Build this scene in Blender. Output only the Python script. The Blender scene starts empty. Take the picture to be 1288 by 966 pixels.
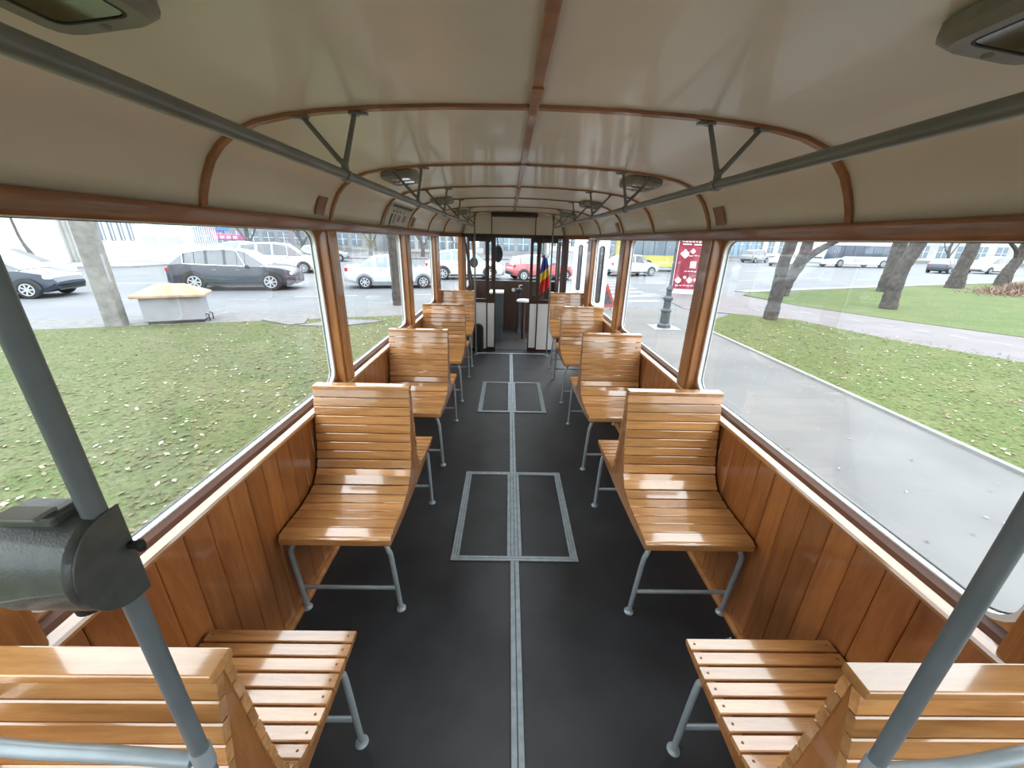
import bpy, bmesh, math, random
from mathutils import Vector, Matrix
random.seed(7)
PI = math.pi
scene = bpy.context.scene
COL = scene.collection

# ---------------------------------------------------------------- camera, sky, exposure
PITCH, YAW, ROLL, FPX = 0.360566, 0.0159056, -0.0245632, 480.389
cam_data = bpy.data.cameras.new('camera')
cam_data.sensor_fit = 'HORIZONTAL'
cam_data.sensor_width = 36.0
cam_data.lens = FPX * 36.0 / 1288.0
cam_data.clip_start = 0.02
cam_data.clip_end = 400
cam = bpy.data.objects.new('camera', cam_data)
COL.objects.link(cam)
fwd = Vector((math.sin(YAW) * math.cos(PITCH), math.cos(YAW) * math.cos(PITCH), -math.sin(PITCH)))
right0 = Vector((math.cos(YAW), -math.sin(YAW), 0))
down0 = fwd.cross(right0)
rgt = math.cos(ROLL) * right0 + math.sin(ROLL) * down0
dwn = -math.sin(ROLL) * right0 + math.cos(ROLL) * down0
cam.matrix_world = Matrix(((rgt.x, -dwn.x, -fwd.x, 0), (rgt.y, -dwn.y, -fwd.y, 0),
                           (rgt.z, -dwn.z, -fwd.z, 1.63), (0, 0, 0, 1)))
scene.camera = cam

world = bpy.data.worlds.new('overcast_sky')
scene.world = world
world.use_nodes = True
wn = world.node_tree.nodes
wl = world.node_tree.links
bg = wn['Background']
tc = wn.new('ShaderNodeTexCoord')
sep = wn.new('ShaderNodeSeparateXYZ')
ramp = wn.new('ShaderNodeValToRGB')
ramp.color_ramp.elements[0].position = 0.0
ramp.color_ramp.elements[0].color = (0.36, 0.375, 0.39, 1)
ramp.color_ramp.elements[1].position = 0.9
ramp.color_ramp.elements[1].color = (0.93, 0.97, 1.0, 1)
wl.new(tc.outputs['Generated'], sep.inputs[0])
wl.new(sep.outputs['Z'], ramp.inputs[0])
wl.new(ramp.outputs[0], bg.inputs[0])
bg.inputs[1].default_value = 6.6
scene.view_settings.view_transform = 'Standard'
scene.view_settings.look = 'None'
scene.view_settings.gamma = 1
scene.view_settings.use_curve_mapping = False
scene.view_settings.exposure = 0.10
scene.cycles.use_denoising = True
scene.cycles.max_bounces = 10
scene.cycles.diffuse_bounces = 6
scene.cycles.glossy_bounces = 4
scene.cycles.transparent_max_bounces = 16
scene.cycles.transmission_bounces = 6
scene.cycles.sample_clamp_indirect = 8

XC = 0.0629         # middle of the car body
G = -0.65           # street level (car floor is z = 0)

# ---------------------------------------------------------------- materials
def new_mat(name, col, rough=0.6, metal=0.0, spec=0.5, coat=0.0):
    m = bpy.data.materials.new(name)
    m.use_nodes = True
    b = m.node_tree.nodes['Principled BSDF']
    b.inputs['Base Color'].default_value = (*col, 1)
    b.inputs['Roughness'].default_value = rough
    b.inputs['Metallic'].default_value = metal
    b.inputs['Specular IOR Level'].default_value = spec
    b.inputs['Coat Weight'].default_value = coat
    b.inputs['Coat Roughness'].default_value = 0.07
    b.inputs['Coat IOR'].default_value = 1.75
    return m

def N(m, t, **kw):
    n = m.node_tree.nodes.new(t)
    for k, v in kw.items():
        if k in ('scale', 'detail', 'rough'):
            n.inputs[{'scale': 'Scale', 'detail': 'Detail', 'rough': 'Roughness'}[k]].default_value = v
        else:
            setattr(n, k, v)
    return n

def L(m, a, b):
    m.node_tree.links.new(a, b)

def set_ramp(r, stops):
    cr = r.color_ramp
    while len(cr.elements) > 1:
        cr.elements.remove(cr.elements[-1])
    cr.elements[0].position = stops[0][0]
    cr.elements[0].color = (*stops[0][1], 1)
    for p, c in stops[1:]:
        e = cr.elements.new(p)
        e.color = (*c, 1)

def mottled(name, c1, c2, scale=8, rough=0.6, metal=0.0, bump=0.0, coat=0.0, detail=6, lo=0.35, hi=0.65, bscale=None, spec=0.5):
    m = new_mat(name, c1, rough, metal, spec, coat)
    b = m.node_tree.nodes['Principled BSDF']
    t = N(m, 'ShaderNodeTexCoord')
    n = N(m, 'ShaderNodeTexNoise', scale=scale, detail=detail)
    r = N(m, 'ShaderNodeValToRGB')
    set_ramp(r, [(lo, c1), (hi, c2)])
    L(m, t.outputs['Object'], n.inputs['Vector'])
    L(m, n.outputs['Fac'], r.inputs[0])
    L(m, r.outputs[0], b.inputs['Base Color'])
    if bump:
        n2 = N(m, 'ShaderNodeTexNoise', scale=bscale or scale * 6, detail=4)
        bp = N(m, 'ShaderNodeBump')
        bp.inputs['Strength'].default_value = bump
        bp.inputs['Distance'].default_value = 0.01
        L(m, t.outputs['Object'], n2.inputs['Vector'])
        L(m, n2.outputs['Fac'], bp.inputs['Height'])
        L(m, bp.outputs[0], b.inputs['Normal'])
    return m

def wood(name, light, dark, axis='X', rough=0.3, coat=0.6, vary=0.25, stretch=14.0, bump=0.05):
    """Varnished wood: grain stretched along one axis, tone varies from board to board."""
    m = new_mat(name, light, rough, 0, 0.5, coat)
    b = m.node_tree.nodes['Principled BSDF']
    t = N(m, 'ShaderNodeTexCoord')
    geo = N(m, 'ShaderNodeNewGeometry')
    oi = N(m, 'ShaderNodeObjectInfo')
    mp = N(m, 'ShaderNodeMapping')
    s = {'X': (1.2, stretch, stretch), 'Y': (stretch, 1.2, stretch), 'Z': (stretch, stretch, 1.2)}[axis]
    mp.inputs['Scale'].default_value = s
    add = N(m, 'ShaderNodeVectorMath', operation='ADD')
    rnd = N(m, 'ShaderNodeMath', operation='ADD')
    mul = N(m, 'ShaderNodeMath', operation='MULTIPLY')
    mul.inputs[1].default_value = 37.0
    cmb = N(m, 'ShaderNodeCombineXYZ')
    L(m, geo.outputs['Random Per Island'], rnd.inputs[0])
    L(m, oi.outputs['Random'], rnd.inputs[1])
    L(m, rnd.outputs[0], mul.inputs[0])
    for k in range(3):
        L(m, mul.outputs[0], cmb.inputs[k])
    L(m, t.outputs['Object'], mp.inputs['Vector'])
    L(m, mp.outputs[0], add.inputs[0])
    L(m, cmb.outputs[0], add.inputs[1])
    n1 = N(m, 'ShaderNodeTexNoise', scale=1.6, detail=8, rough=0.62)
    n1.inputs['Distortion'].default_value = 0.8
    n2 = N(m, 'ShaderNodeTexNoise', scale=9.0, detail=4, rough=0.7)
    L(m, add.outputs[0], n1.inputs['Vector'])
    L(m, add.outputs[0], n2.inputs['Vector'])
    r = N(m, 'ShaderNodeValToRGB')
    mid = tuple((a + c) / 2 for a, c in zip(light, dark))
    set_ramp(r, [(0.28, dark), (0.45, mid), (0.6, light), (0.8, tuple(min(1, c * 1.12) for c in light))])
    L(m, n1.outputs['Fac'], r.inputs[0])
    mix = N(m, 'ShaderNodeMix', data_type='RGBA', blend_type='MULTIPLY')
    mix.inputs[0].default_value = 0.35
    r2 = N(m, 'ShaderNodeValToRGB')
    set_ramp(r2, [(0.35, (0.6, 0.5, 0.42)), (0.6, (1, 1, 1))])
    L(m, n2.outputs['Fac'], r2.inputs[0])
    L(m, r.outputs[0], mix.inputs[6])
    L(m, r2.outputs[0], mix.inputs[7])
    hsv = N(m, 'ShaderNodeHueSaturation')
    mr = N(m, 'ShaderNodeMapRange')
    mr.inputs[3].default_value = 1 - vary
    mr.inputs[4].default_value = 1 + vary
    fr = N(m, 'ShaderNodeMath', operation='FRACT')
    L(m, rnd.outputs[0], fr.inputs[0])
    L(m, fr.outputs[0], mr.inputs[0])
    L(m, mr.outputs[0], hsv.inputs['Value'])
    L(m, mix.outputs[2], hsv.inputs['Color'])
    L(m, hsv.outputs[0], b.inputs['Base Color'])
    if bump:
        bp = N(m, 'ShaderNodeBump')
        bp.inputs['Strength'].default_value = bump
        bp.inputs['Distance'].default_value = 0.004
        L(m, n1.outputs['Fac'], bp.inputs['Height'])
        L(m, bp.outputs[0], b.inputs['Normal'])
    return m

def glass_mat(name, tint=(0.93, 0.97, 0.97), refl=0.10, rough=0.02):
    m = bpy.data.materials.new(name)
    m.use_nodes = True
    nt = m.node_tree
    nt.nodes.clear()
    out = nt.nodes.new('ShaderNodeOutputMaterial')
    tr = nt.nodes.new('ShaderNodeBsdfTransparent')
    tr.inputs[0].default_value = (*tint, 1)
    gl = nt.nodes.new('ShaderNodeBsdfGlossy')
    gl.inputs['Roughness'].default_value = rough
    mx = nt.nodes.new('ShaderNodeMixShader')
    fr = nt.nodes.new('ShaderNodeFresnel')
    fr.inputs[0].default_value = 1.35
    ml = nt.nodes.new('ShaderNodeMath')
    ml.operation = 'MULTIPLY'
    ml.inputs[1].default_value = refl * 6
    ml.use_clamp = True
    nt.links.new(fr.outputs[0], ml.inputs[0])
    nt.links.new(ml.outputs[0], mx.inputs[0])
    nt.links.new(tr.outputs[0], mx.inputs[1])
    nt.links.new(gl.outputs[0], mx.inputs[2])
    nt.links.new(mx.outputs[0], out.inputs[0])
    return m

M = {}
M['slat'] = wood('varnished_slats', (0.62, 0.325, 0.122), (0.39, 0.165, 0.05), 'X', 0.2, 1.0, 0.22, 12)
M['seat_side'] = wood('varnished_side_panel', (0.40, 0.165, 0.045), (0.22, 0.075, 0.018), 'Z', 0.3, 0.6, 0.1, 10)
M['plank'] = wood('varnished_planks', (0.36, 0.135, 0.036), (0.22, 0.068, 0.016), 'Z', 0.30, 0.55, 0.16, 10)
M['sill'] = wood('pale_sill_wood', (0.58, 0.32, 0.14), (0.36, 0.16, 0.055), 'Y', 0.28, 1.0, 0.05, 16)  # paler base colour than planks and pillars
M['trim'] = wood('header_trim_wood', (0.33, 0.125, 0.04), (0.19, 0.06, 0.016), 'Y', 0.4, 0.3, 0.06, 10)
M['bead'] = wood('dark_window_bead', (0.15, 0.055, 0.028), (0.08, 0.028, 0.014), 'Y', 0.45, 0.2, 0.05, 10)
M['pillar'] = wood('pillar_wood', (0.48, 0.205, 0.06), (0.28, 0.10, 0.025), 'Z', 0.32, 0.5, 0.08, 10)
M['rib'] = wood('ceiling_rib_wood', (0.40, 0.18, 0.07), (0.25, 0.10, 0.035), 'X', 0.45, 0.2, 0.08, 6)
M['cabwood'] = wood('dark_cab_wood', (0.042, 0.019, 0.010), (0.020, 0.009, 0.005), 'Z', 0.5, 0.05, 0.1, 8)
M['patch'] = wood('patch_wood', (0.30, 0.14, 0.06), (0.22, 0.09, 0.035), 'Z', 0.5, 0.1, 0.05, 8)
M['ceiling'] = mottled('cream_ceiling_panel', (0.70, 0.64, 0.54), (0.75, 0.69, 0.59), 3.0, 0.38, 0, 0.02, 0.15)
M['grey_paint'] = mottled('blue_grey_paint', (0.135, 0.165, 0.18), (0.165, 0.195, 0.21), 14, 0.38, 0.1, 0.03)
M['rail_paint'] = mottled('grey_rail_paint', (0.155, 0.165, 0.155), (0.195, 0.20, 0.19), 9, 0.38, 0.15, 0.03)
M['leg_paint'] = mottled('leg_grey_paint', (0.30, 0.36, 0.39), (0.36, 0.42, 0.45), 20, 0.35, 0.15, 0.03)
M['box_paint'] = mottled('hammered_grey_paint', (0.072, 0.084, 0.082), (0.096, 0.108, 0.106), 60, 0.42, 0.2, 0.12, 0.2)
M['dark_metal'] = new_mat('dark_metal', (0.05, 0.05, 0.05), 0.4, 0.6)
M['lamp_frame'] = mottled('lamp_housing_paint', (0.21, 0.21, 0.175), (0.26, 0.26, 0.22), 20, 0.5, 0.1, 0.03)
M['lens'] = new_mat('frosted_lens', (0.75, 0.78, 0.76), 0.1, 0, 0.8, 1.0)  # pale base colour imitates the reflection in the frosted glass
M['lens_dark'] = mottled('dull_green_lens', (0.045, 0.07, 0.035), (0.09, 0.12, 0.06), 14, 0.1, 0, 0, 0.6)
M['black'] = new_mat('black_rubber', (0.014, 0.014, 0.014), 0.6)
M['alu'] = mottled('aluminium_strip', (0.30, 0.37, 0.42), (0.42, 0.49, 0.54), 25, 0.42, 0.3, 0.08)
M['frame_white'] = new_mat('skylit_white_frame_and_skin', (0.82, 0.83, 0.82), 0.35)  # white imitates sky light on the pane edge; also body skin
M['white'] = mottled('white_panel', (0.74, 0.76, 0.76), (0.80, 0.82, 0.82), 4, 0.4)
M['white_door'] = new_mat('white_door_leaf', (0.8, 0.82, 0.82), 0.4)
M['cabinet'] = mottled('grey_green_cabinet', (0.045, 0.06, 0.066), (0.06, 0.078, 0.085), 6, 0.5)
M['screw'] = new_mat('worn_screw', (0.16, 0.10, 0.06), 0.5, 0.4)
M['groove'] = new_mat('dark_groove', (0.10, 0.11, 0.12), 0.6, 0.3)  # darker base colour between the aluminium ribs
M['glass'] = glass_mat('window_glass', (0.97, 0.99, 0.99), 0.025)
M['mirror'] = new_mat('mirror_glass', (0.75, 0.8, 0.82), 0.05, 1.0)
M['paper'] = mottled('notice_paper', (0.56, 0.55, 0.52), (0.62, 0.61, 0.58), 30, 0.6)
M['ink'] = new_mat('print_black', (0.05, 0.05, 0.055), 0.6)
M['ink_grey'] = new_mat('print_grey', (0.25, 0.25, 0.27), 0.6)
for k_, c_ in dict(flag_blue=(0.02, 0.05, 0.30), flag_yellow=(0.75, 0.5, 0.03), flag_red=(0.55, 0.02, 0.02)).items():
    M[k_] = mottled(k_, c_, tuple(x * 0.8 for x in c_), 12, 0.8)

# rubber floor with fine lengthwise ribs
m = mottled('ribbed_rubber_floor', (0.018, 0.020, 0.023), (0.029, 0.032, 0.037), 5, 0.42, 0, 0, 0, spec=0.45)
b = m.node_tree.nodes['Principled BSDF']
t = N(m, 'ShaderNodeTexCoord')
wv = N(m, 'ShaderNodeTexWave', wave_type='BANDS', bands_direction='X', scale=95)
bp = N(m, 'ShaderNodeBump')
bp.inputs['Strength'].default_value = 0.35
bp.inputs['Distance'].default_value = 0.002
L(m, t.outputs['Object'], wv.inputs['Vector'])
L(m, wv.outputs['Fac'], bp.inputs['Height'])
L(m, bp.outputs[0], b.inputs['Normal'])
M['floor'] = m

# outdoors
def grass_mat(name, a, bcol, c):
    m = new_mat(name, a, 0.95, 0, 0.1)
    b = m.node_tree.nodes['Principled BSDF']
    t = N(m, 'ShaderNodeTexCoord')
    n1 = N(m, 'ShaderNodeTexNoise', scale=0.9, detail=8, rough=0.6)
    n2 = N(m, 'ShaderNodeTexNoise', scale=22, detail=8, rough=0.75)
    L(m, t.outputs['Object'], n1.inputs['Vector'])
    L(m, t.outputs['Object'], n2.inputs['Vector'])
    r1 = N(m, 'ShaderNodeValToRGB')
    set_ramp(r1, [(0.35, a), (0.5, bcol), (0.68, c)])
    L(m, n1.outputs['Fac'], r1.inputs[0])
    r2 = N(m, 'ShaderNodeValToRGB')
    set_ramp(r2, [(0.36, (0.42, 0.42, 0.38)), (0.5, (0.95, 0.95, 0.92)), (0.66, (1.35, 1.32, 1.2))])
    L(m, n2.outputs['Fac'], r2.inputs[0])
    mx = N(m, 'ShaderNodeMix', data_type='RGBA', blend_type='MULTIPLY')
    mx.inputs[0].default_value = 0.9
    L(m, r1.outputs[0], mx.inputs[6])
    L(m, r2.outputs[0], mx.inputs[7])
    L(m, mx.outputs[2], b.inputs['Base Color'])
    return m

M['grass_left'] = grass_mat('worn_grass', (0.078, 0.098, 0.044), (0.098, 0.108, 0.060), (0.084, 0.104, 0.048))
M['grass_right'] = grass_mat('park_grass', (0.098, 0.108, 0.048), (0.080, 0.104, 0.040), (0.104, 0.114, 0.052))
M['grass_far'] = grass_mat('bright_park_grass', (0.078, 0.110, 0.046), (0.092, 0.118, 0.052), (0.112, 0.124, 0.060))
M['asphalt'] = mottled('road_asphalt', (0.098, 0.106, 0.119), (0.122, 0.130, 0.143), 0.5, 0.75, 0, 0.05, bscale=60)
M['path'] = mottled('pale_path_asphalt', (0.098, 0.096, 0.096), (0.124, 0.121, 0.120), 0.9, 0.85, 0, 0.25, bscale=45)
M['pink'] = mottled('pinkish_paving', (0.118, 0.104, 0.110), (0.138, 0.124, 0.130), 1.2, 0.85, 0, 0.1)
M['pavers'] = mottled('kerb_pavers', (0.10, 0.10, 0.103), (0.14, 0.14, 0.143), 5, 0.85, 0, 0.2)
M['kerb'] = mottled('kerb_concrete', (0.19, 0.19, 0.187), (0.24, 0.24, 0.235), 4, 0.85, 0, 0.1)
M['paint_line'] = new_mat('road_line_paint', (0.30, 0.31, 0.32), 0.7)
M['concrete'] = mottled('weathered_concrete', (0.15, 0.145, 0.138), (0.23, 0.225, 0.215), 5, 0.9, 0, 0.5, bscale=20)
M['bark'] = mottled('dark_bark', (0.040, 0.034, 0.032), (0.075, 0.066, 0.062), 6, 0.95, 0, 0.9, bscale=18)
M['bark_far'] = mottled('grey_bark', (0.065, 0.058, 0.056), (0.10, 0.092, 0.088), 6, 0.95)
M['twig'] = mottled('bare_twigs', (0.16, 0.145, 0.145), (0.24, 0.22, 0.22), 2, 0.95)
M['lamp_iron'] = mottled('grey_cast_iron', (0.055, 0.065, 0.075), (0.085, 0.095, 0.105), 8, 0.5, 0.3)
M['tyre'] = new_mat('tyre_rubber', (0.02, 0.02, 0.022), 0.8)
M['rimm'] = new_mat('alloy_rim', (0.55, 0.57, 0.6), 0.3, 0.7)
M['carglass'] = new_mat('car_window_glass', (0.03, 0.045, 0.065), 0.05, 0, 0.9, 0.8)
M['carglass_pale'] = new_mat('pale_car_window_glass', (0.10, 0.16, 0.20), 0.06, 0, 0.9, 0.8)
M['chrome'] = new_mat('chrome', (0.7, 0.72, 0.75), 0.15, 1.0)
M['lightglass'] = new_mat('headlight_glass', (0.7, 0.72, 0.75), 0.1, 0.2, 0.8, 0.5)
M['taillight'] = new_mat('tail_light_red', (0.35, 0.02, 0.02), 0.2, 0, 0.5, 0.5)
M['c_dark'] = new_mat('car_paint_midnight', (0.012, 0.02, 0.035), 0.3, 0.0, 0.4, 0.5)
M['c_navy'] = new_mat('car_paint_navy', (0.015, 0.027, 0.05), 0.3, 0.0, 0.4, 0.5)
M['c_silver'] = new_mat('car_paint_silver', (0.28, 0.30, 0.32), 0.3, 0.5, 0.5, 1.0)
M['c_white'] = new_mat('car_paint_white', (0.46, 0.48, 0.50), 0.3, 0, 0.5, 0.8)
M['c_lowergrey'] = new_mat('car_lower_grey', (0.14, 0.18, 0.22), 0.35, 0, 0.5, 0.5)
M['c_red'] = new_mat('car_paint_red', (0.36, 0.06, 0.07), 0.3, 0.1, 0.5, 1.0)
M['c_black'] = new_mat('car_trim_black', (0.03, 0.03, 0.033), 0.5)
M['bus_white'] = new_mat('bus_white', (0.50, 0.52, 0.54), 0.35, 0, 0.5, 0.5)
M['bus_yellow'] = new_mat('bus_yellow', (0.44, 0.40, 0.11), 0.4)
M['bus_glass'] = new_mat('bus_glass', (0.02, 0.04, 0.08), 0.1, 0, 0.8, 0.6)
M['bus_sign'] = new_mat('bus_sign_amber', (0.7, 0.42, 0.12), 0.5)
M['stone_white'] = mottled('pale_render_wall', (0.50, 0.50, 0.495), (0.58, 0.58, 0.575), 0.6, 0.9)
M['facade_grey'] = mottled('grey_facade', (0.17, 0.185, 0.20), (0.24, 0.255, 0.27), 0.4, 0.9)
M['facade_beige'] = mottled('beige_facade', (0.34, 0.335, 0.32), (0.42, 0.415, 0.40), 0.4, 0.9)
M['facade_blue'] = mottled('blue_shopfront', (0.16, 0.27, 0.38), (0.24, 0.36, 0.47), 0.5, 0.7)
M['win_dark'] = new_mat('facade_window', (0.12, 0.16, 0.20), 0.15, 0, 0.7, 0.5)
M['fence_bar'] = new_mat('pale_blue_fence_bar', (0.55, 0.62, 0.68), 0.5)
M['magenta'] = new_mat('sign_magenta', (0.42, 0.08, 0.25), 0.6)
M['signblue'] = new_mat('sign_blue', (0.06, 0.25, 0.5), 0.6)
M['tarp'] = mottled('orange_tarp', (0.30, 0.185, 0.105), (0.37, 0.275, 0.19), 3, 0.7)
M['bin_white'] = mottled('pale_plastic', (0.24, 0.24, 0.27), (0.28, 0.28, 0.31), 2, 0.6)
M['poster_red'] = mottled('poster_red', (0.30, 0.018, 0.045), (0.17, 0.012, 0.03), 2.5, 0.6)
M['poster_white'] = new_mat('poster_white', (0.75, 0.68, 0.68), 0.6)
M['shrub'] = mottled('brown_shrub_twigs', (0.17, 0.10, 0.08), (0.26, 0.18, 0.14), 5, 0.95)
M['leaf_pale'] = mottled('pale_dry_leaves', (0.24, 0.225, 0.16), (0.34, 0.32, 0.25), 3, 0.9)
M['leaf_brown'] = mottled('brown_dry_leaves', (0.075, 0.062, 0.034), (0.16, 0.13, 0.07), 3, 0.9)

# ---------------------------------------------------------------- mesh helpers
class MB:
    def __init__(s):
        s.v = []
        s.f = []
        s.mi = []
        s.cur = 0

    def add(s, vs, fs):
        o = len(s.v)
        s.v += [tuple(v) for v in vs]
        s.f += [tuple(i + o for i in f) for f in fs]
        s.mi += [s.cur] * len(fs)
        return s

    def box(s, c, size, R=None):
        hx, hy, hz = [a / 2 for a in size]
        vs = [Vector((x, y, z)) for x in (-hx, hx) for y in (-hy, hy) for z in (-hz, hz)]
        if R is not None:
            vs = [R @ v for v in vs]
        c = Vector(c)
        return s.add([v + c for v in vs], [(0, 1, 3, 2), (4, 6, 7, 5), (0, 4, 5, 1), (2, 3, 7, 6), (0, 2, 6, 4), (1, 5, 7, 3)])

    def b2(s, x0, x1, y0, y1, z0, z1):
        return s.box(((x0 + x1) / 2, (y0 + y1) / 2, (z0 + z1) / 2), (abs(x1 - x0), abs(y1 - y0), abs(z1 - z0)))

    def tube(s, pts, r, n=12, cap=True):
        pts = [Vector(p) for p in pts]
        rs = r if isinstance(r, (list, tuple)) else [r] * len(pts)
        rings = []
        up = None
        for i, p in enumerate(pts):
            a = pts[max(i - 1, 0)]
            b_ = pts[min(i + 1, len(pts) - 1)]
            t = (b_ - a).normalized()
            if up is None:
                up = Vector((0, 0, 1)) if abs(t.z) < 0.9 else Vector((1, 0, 0))
            u = t.cross(up).normalized()
            w = u.cross(t).normalized()
            up = w
            rings.append([p + (u * math.cos(2 * PI * k / n) + w * math.sin(2 * PI * k / n)) * rs[i] for k in range(n)])
        vs = [q for rg in rings for q in rg]
        fs = []
        for i in range(len(rings) - 1):
            for k in range(n):
                k2 = (k + 1) % n
                fs.append((i * n + k, i * n + k2, (i + 1) * n + k2, (i + 1) * n + k))
        if cap:
            fs.append(tuple(range(n))[::-1])
            fs.append(tuple((len(rings) - 1) * n + k for k in range(n)))
        return s.add(vs, fs)

    def cyl(s, a, b_, r, n=20):
        return s.tube([a, b_], r, n)

    def prism(s, poly, x0, x1, axis='X'):
        """poly: list of 2D points; extruded along axis."""
        def P(a, u, w):
            return {'X': (a, u, w), 'Y': (u, a, w), 'Z': (u, w, a)}[axis]
        n = len(poly)
        vs = [P(x0, *p) for p in poly] + [P(x1, *p) for p in poly]
        fs = [tuple(range(n))[::-1], tuple(range(n, 2 * n))]
        for k in range(n):
            k2 = (k + 1) % n
            fs.append((k, k2, n + k2, n + k))
        return s.add(vs, fs)

    def lathe(s, prof, n=24, c=(0, 0, 0)):
        vs, fs = [], []
        for r, z in prof:
            for k in range(n):
                a = 2 * PI * k / n
                vs.append((c[0] + r * math.cos(a), c[1] + r * math.sin(a), c[2] + z))
        for i in range(len(prof) - 1):
            for k in range(n):
                k2 = (k + 1) % n
                fs.append((i * n + k, i * n + k2, (i + 1) * n + k2, (i + 1) * n + k))
        fs.append(tuple(range(n))[::-1])
        fs.append(tuple((len(prof) - 1) * n + k for k in range(n)))
        return s.add(vs, fs)

    def ring(s, outer, inner, a0, a1, axis='X'):
        """frame between two loops with the same number of points, extruded a0..a1"""
        def P(a, u, w):
            return {'X': (a, u, w), 'Y': (u, a, w), 'Z': (u, w, a)}[axis]
        n = len(outer)
        vs = [P(a0, *p) for p in outer] + [P(a0, *p) for p in inner] + [P(a1, *p) for p in outer] + [P(a1, *p) for p in inner]
        fs = []
        for k in range(n):
            j = (k + 1) % n
            fs += [(k, j, n + j, n + k), (2 * n + k, 3 * n + k, 3 * n + j, 2 * n + j),
                   (k, 2 * n + k, 2 * n + j, j), (n + k, n + j, 3 * n + j, 3 * n + k)]
        return s.add(vs, fs)

    def build(s, name, mat, parent=None, smooth=False, bevel=0.0, seg=2, angle=35):
        me = bpy.data.meshes.new(name)
        me.from_pydata(s.v, [], s.f)
        mats = mat if isinstance(mat, (list, tuple)) else [mat]
        for m_ in mats:
            me.materials.append(m_)
        if len(mats) > 1:
            me.polygons.foreach_set('material_index', s.mi)
        bm = bmesh.new()
        bm.from_mesh(me)
        bmesh.ops.recalc_face_normals(bm, faces=bm.faces)
        bm.to_mesh(me)
        bm.free()
        if smooth:
            me.polygons.foreach_set('use_smooth', [True] * len(me.polygons))
            me.set_sharp_from_angle(angle=math.radians(angle))
        me.update()
        o = bpy.data.objects.new(name, me)
        COL.objects.link(o)
        if parent is not None:
            o.parent = parent
        if bevel:
            bv = o.modifiers.new('bevel', 'BEVEL')
            bv.width = bevel
            bv.segments = seg
            bv.limit_method = 'ANGLE'
            bv.angle_limit = math.radians(40)
        return o

def tag(o, label=None, cat=None, group=None, kind=None):
    if label: o['label'] = label
    if cat: o['category'] = cat
    if group: o['group'] = group
    if kind: o['kind'] = kind
    return o

def structure(o):
    o['kind'] = 'structure'
    return o

def thing(name, label, cat, loc=(0, 0, 0), rz=0, group=None):
    o = bpy.data.objects.new(name, None)
    o.empty_display_size = 0.1
    COL.objects.link(o)
    o.location = loc
    o.rotation_euler = (0, 0, rz)
    return tag(o, label, cat, group)

def copy_tree(o, parent=None):
    c = o.copy()
    COL.objects.link(c)
    c.parent = parent
    for ch in [x for x in COL.objects if x.parent == o]:
        copy_tree(ch, c)
    return c

def rrect(u0, u1, w0, w1, r, n=6):
    """rounded rectangle loop"""
    pts = []
    for cu, cw, a0 in ((u1 - r, w1 - r, 0), (u0 + r, w1 - r, 90), (u0 + r, w0 + r, 180), (u1 - r, w0 + r, 270)):
        for k in range(n + 1):
            a = math.radians(a0 + 90 * k / n)
            pts.append((cu + r * math.cos(a), cw + r * math.sin(a)))
    return pts

def catmull(pts, n=10):
    P = [Vector(p) for p in pts]
    P = [P[0] * 2 - P[1]] + P + [P[-1] * 2 - P[-2]]
    out = []
    for i in range(1, len(P) - 2):
        for k in range(n):
            t = k / n
            p0, p1, p2, p3 = P[i - 1], P[i], P[i + 1], P[i + 2]
            out.append(0.5 * ((2 * p1) + (-p0 + p2) * t + (2 * p0 - 5 * p1 + 4 * p2 - p3) * t * t + (-p0 + 3 * p1 - 3 * p2 + p3) * t ** 3))
    out.append(P[-2])
    return out

# ================================================================ TRAM BODY (setting)
# ceiling cross-section: half profile, x from the middle and z
PROF = [(0.9975, 1.70), (0.985, 1.745), (0.968, 1.785), (0.940, 1.835), (0.905, 1.872), (0.860, 1.903), (0.790, 1.930),
        (0.700, 1.948), (0.60, 1.960), (0.45, 1.972), (0.25, 1.981), (0.0, 1.985)]
def section(dz=0.0, sc=1.0):
    half = [(-x * sc, z + dz) for x, z in PROF]
    full = half + [(x * sc, z + dz) for x, z in PROF[::-1][1:]]
    return full
Y_BACK, Y_BULK = -1.35, 5.45

def ceiling_at(x):
    x = abs(x)
    for (xa, za), (xb, zb) in zip(PROF, PROF[1:]):
        if xb <= x <= xa:
            return za + (zb - za) * (xa - x) / (xa - xb)
    return 1.70

# taper of the nose behind the last benches: half width along y
def half_at(y):
    if y <= 5.4: return 0.9975
    if y >= 5.9: return 0.72
    return 0.9975 + (0.72 - 0.9975) * (y - 5.4) / 0.5

mb = MB()
ys = [Y_BACK, 0.3, 1.28, 2.165, 3.0, 3.79, 4.72, 5.4, 5.5, 5.6, 5.7, 5.8, 5.9]
rows = []
for y in ys:
    sc = half_at(y) / 0.9975
    rows.append([(XC + x, y, z) for x, z in section(0, sc)])
n = len(rows[0])
vs = [p for r_ in rows for p in r_]
fs = [(i * n + k, i * n + k + 1, (i + 1) * n + k + 1, (i + 1) * n + k) for i in range(len(rows) - 1) for k in range(n - 1)]
mb.add(vs, fs)
o = structure(mb.build('ceiling', M['ceiling'], smooth=True, angle=60))
sd = o.modifiers.new('thick', 'SOLIDIFY'); sd.thickness = 0.04; sd.offset = -1
# make sure thickness goes upwards
me = o.data
if me.polygons[n // 2].normal.z > 0: sd.offset = 1

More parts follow.
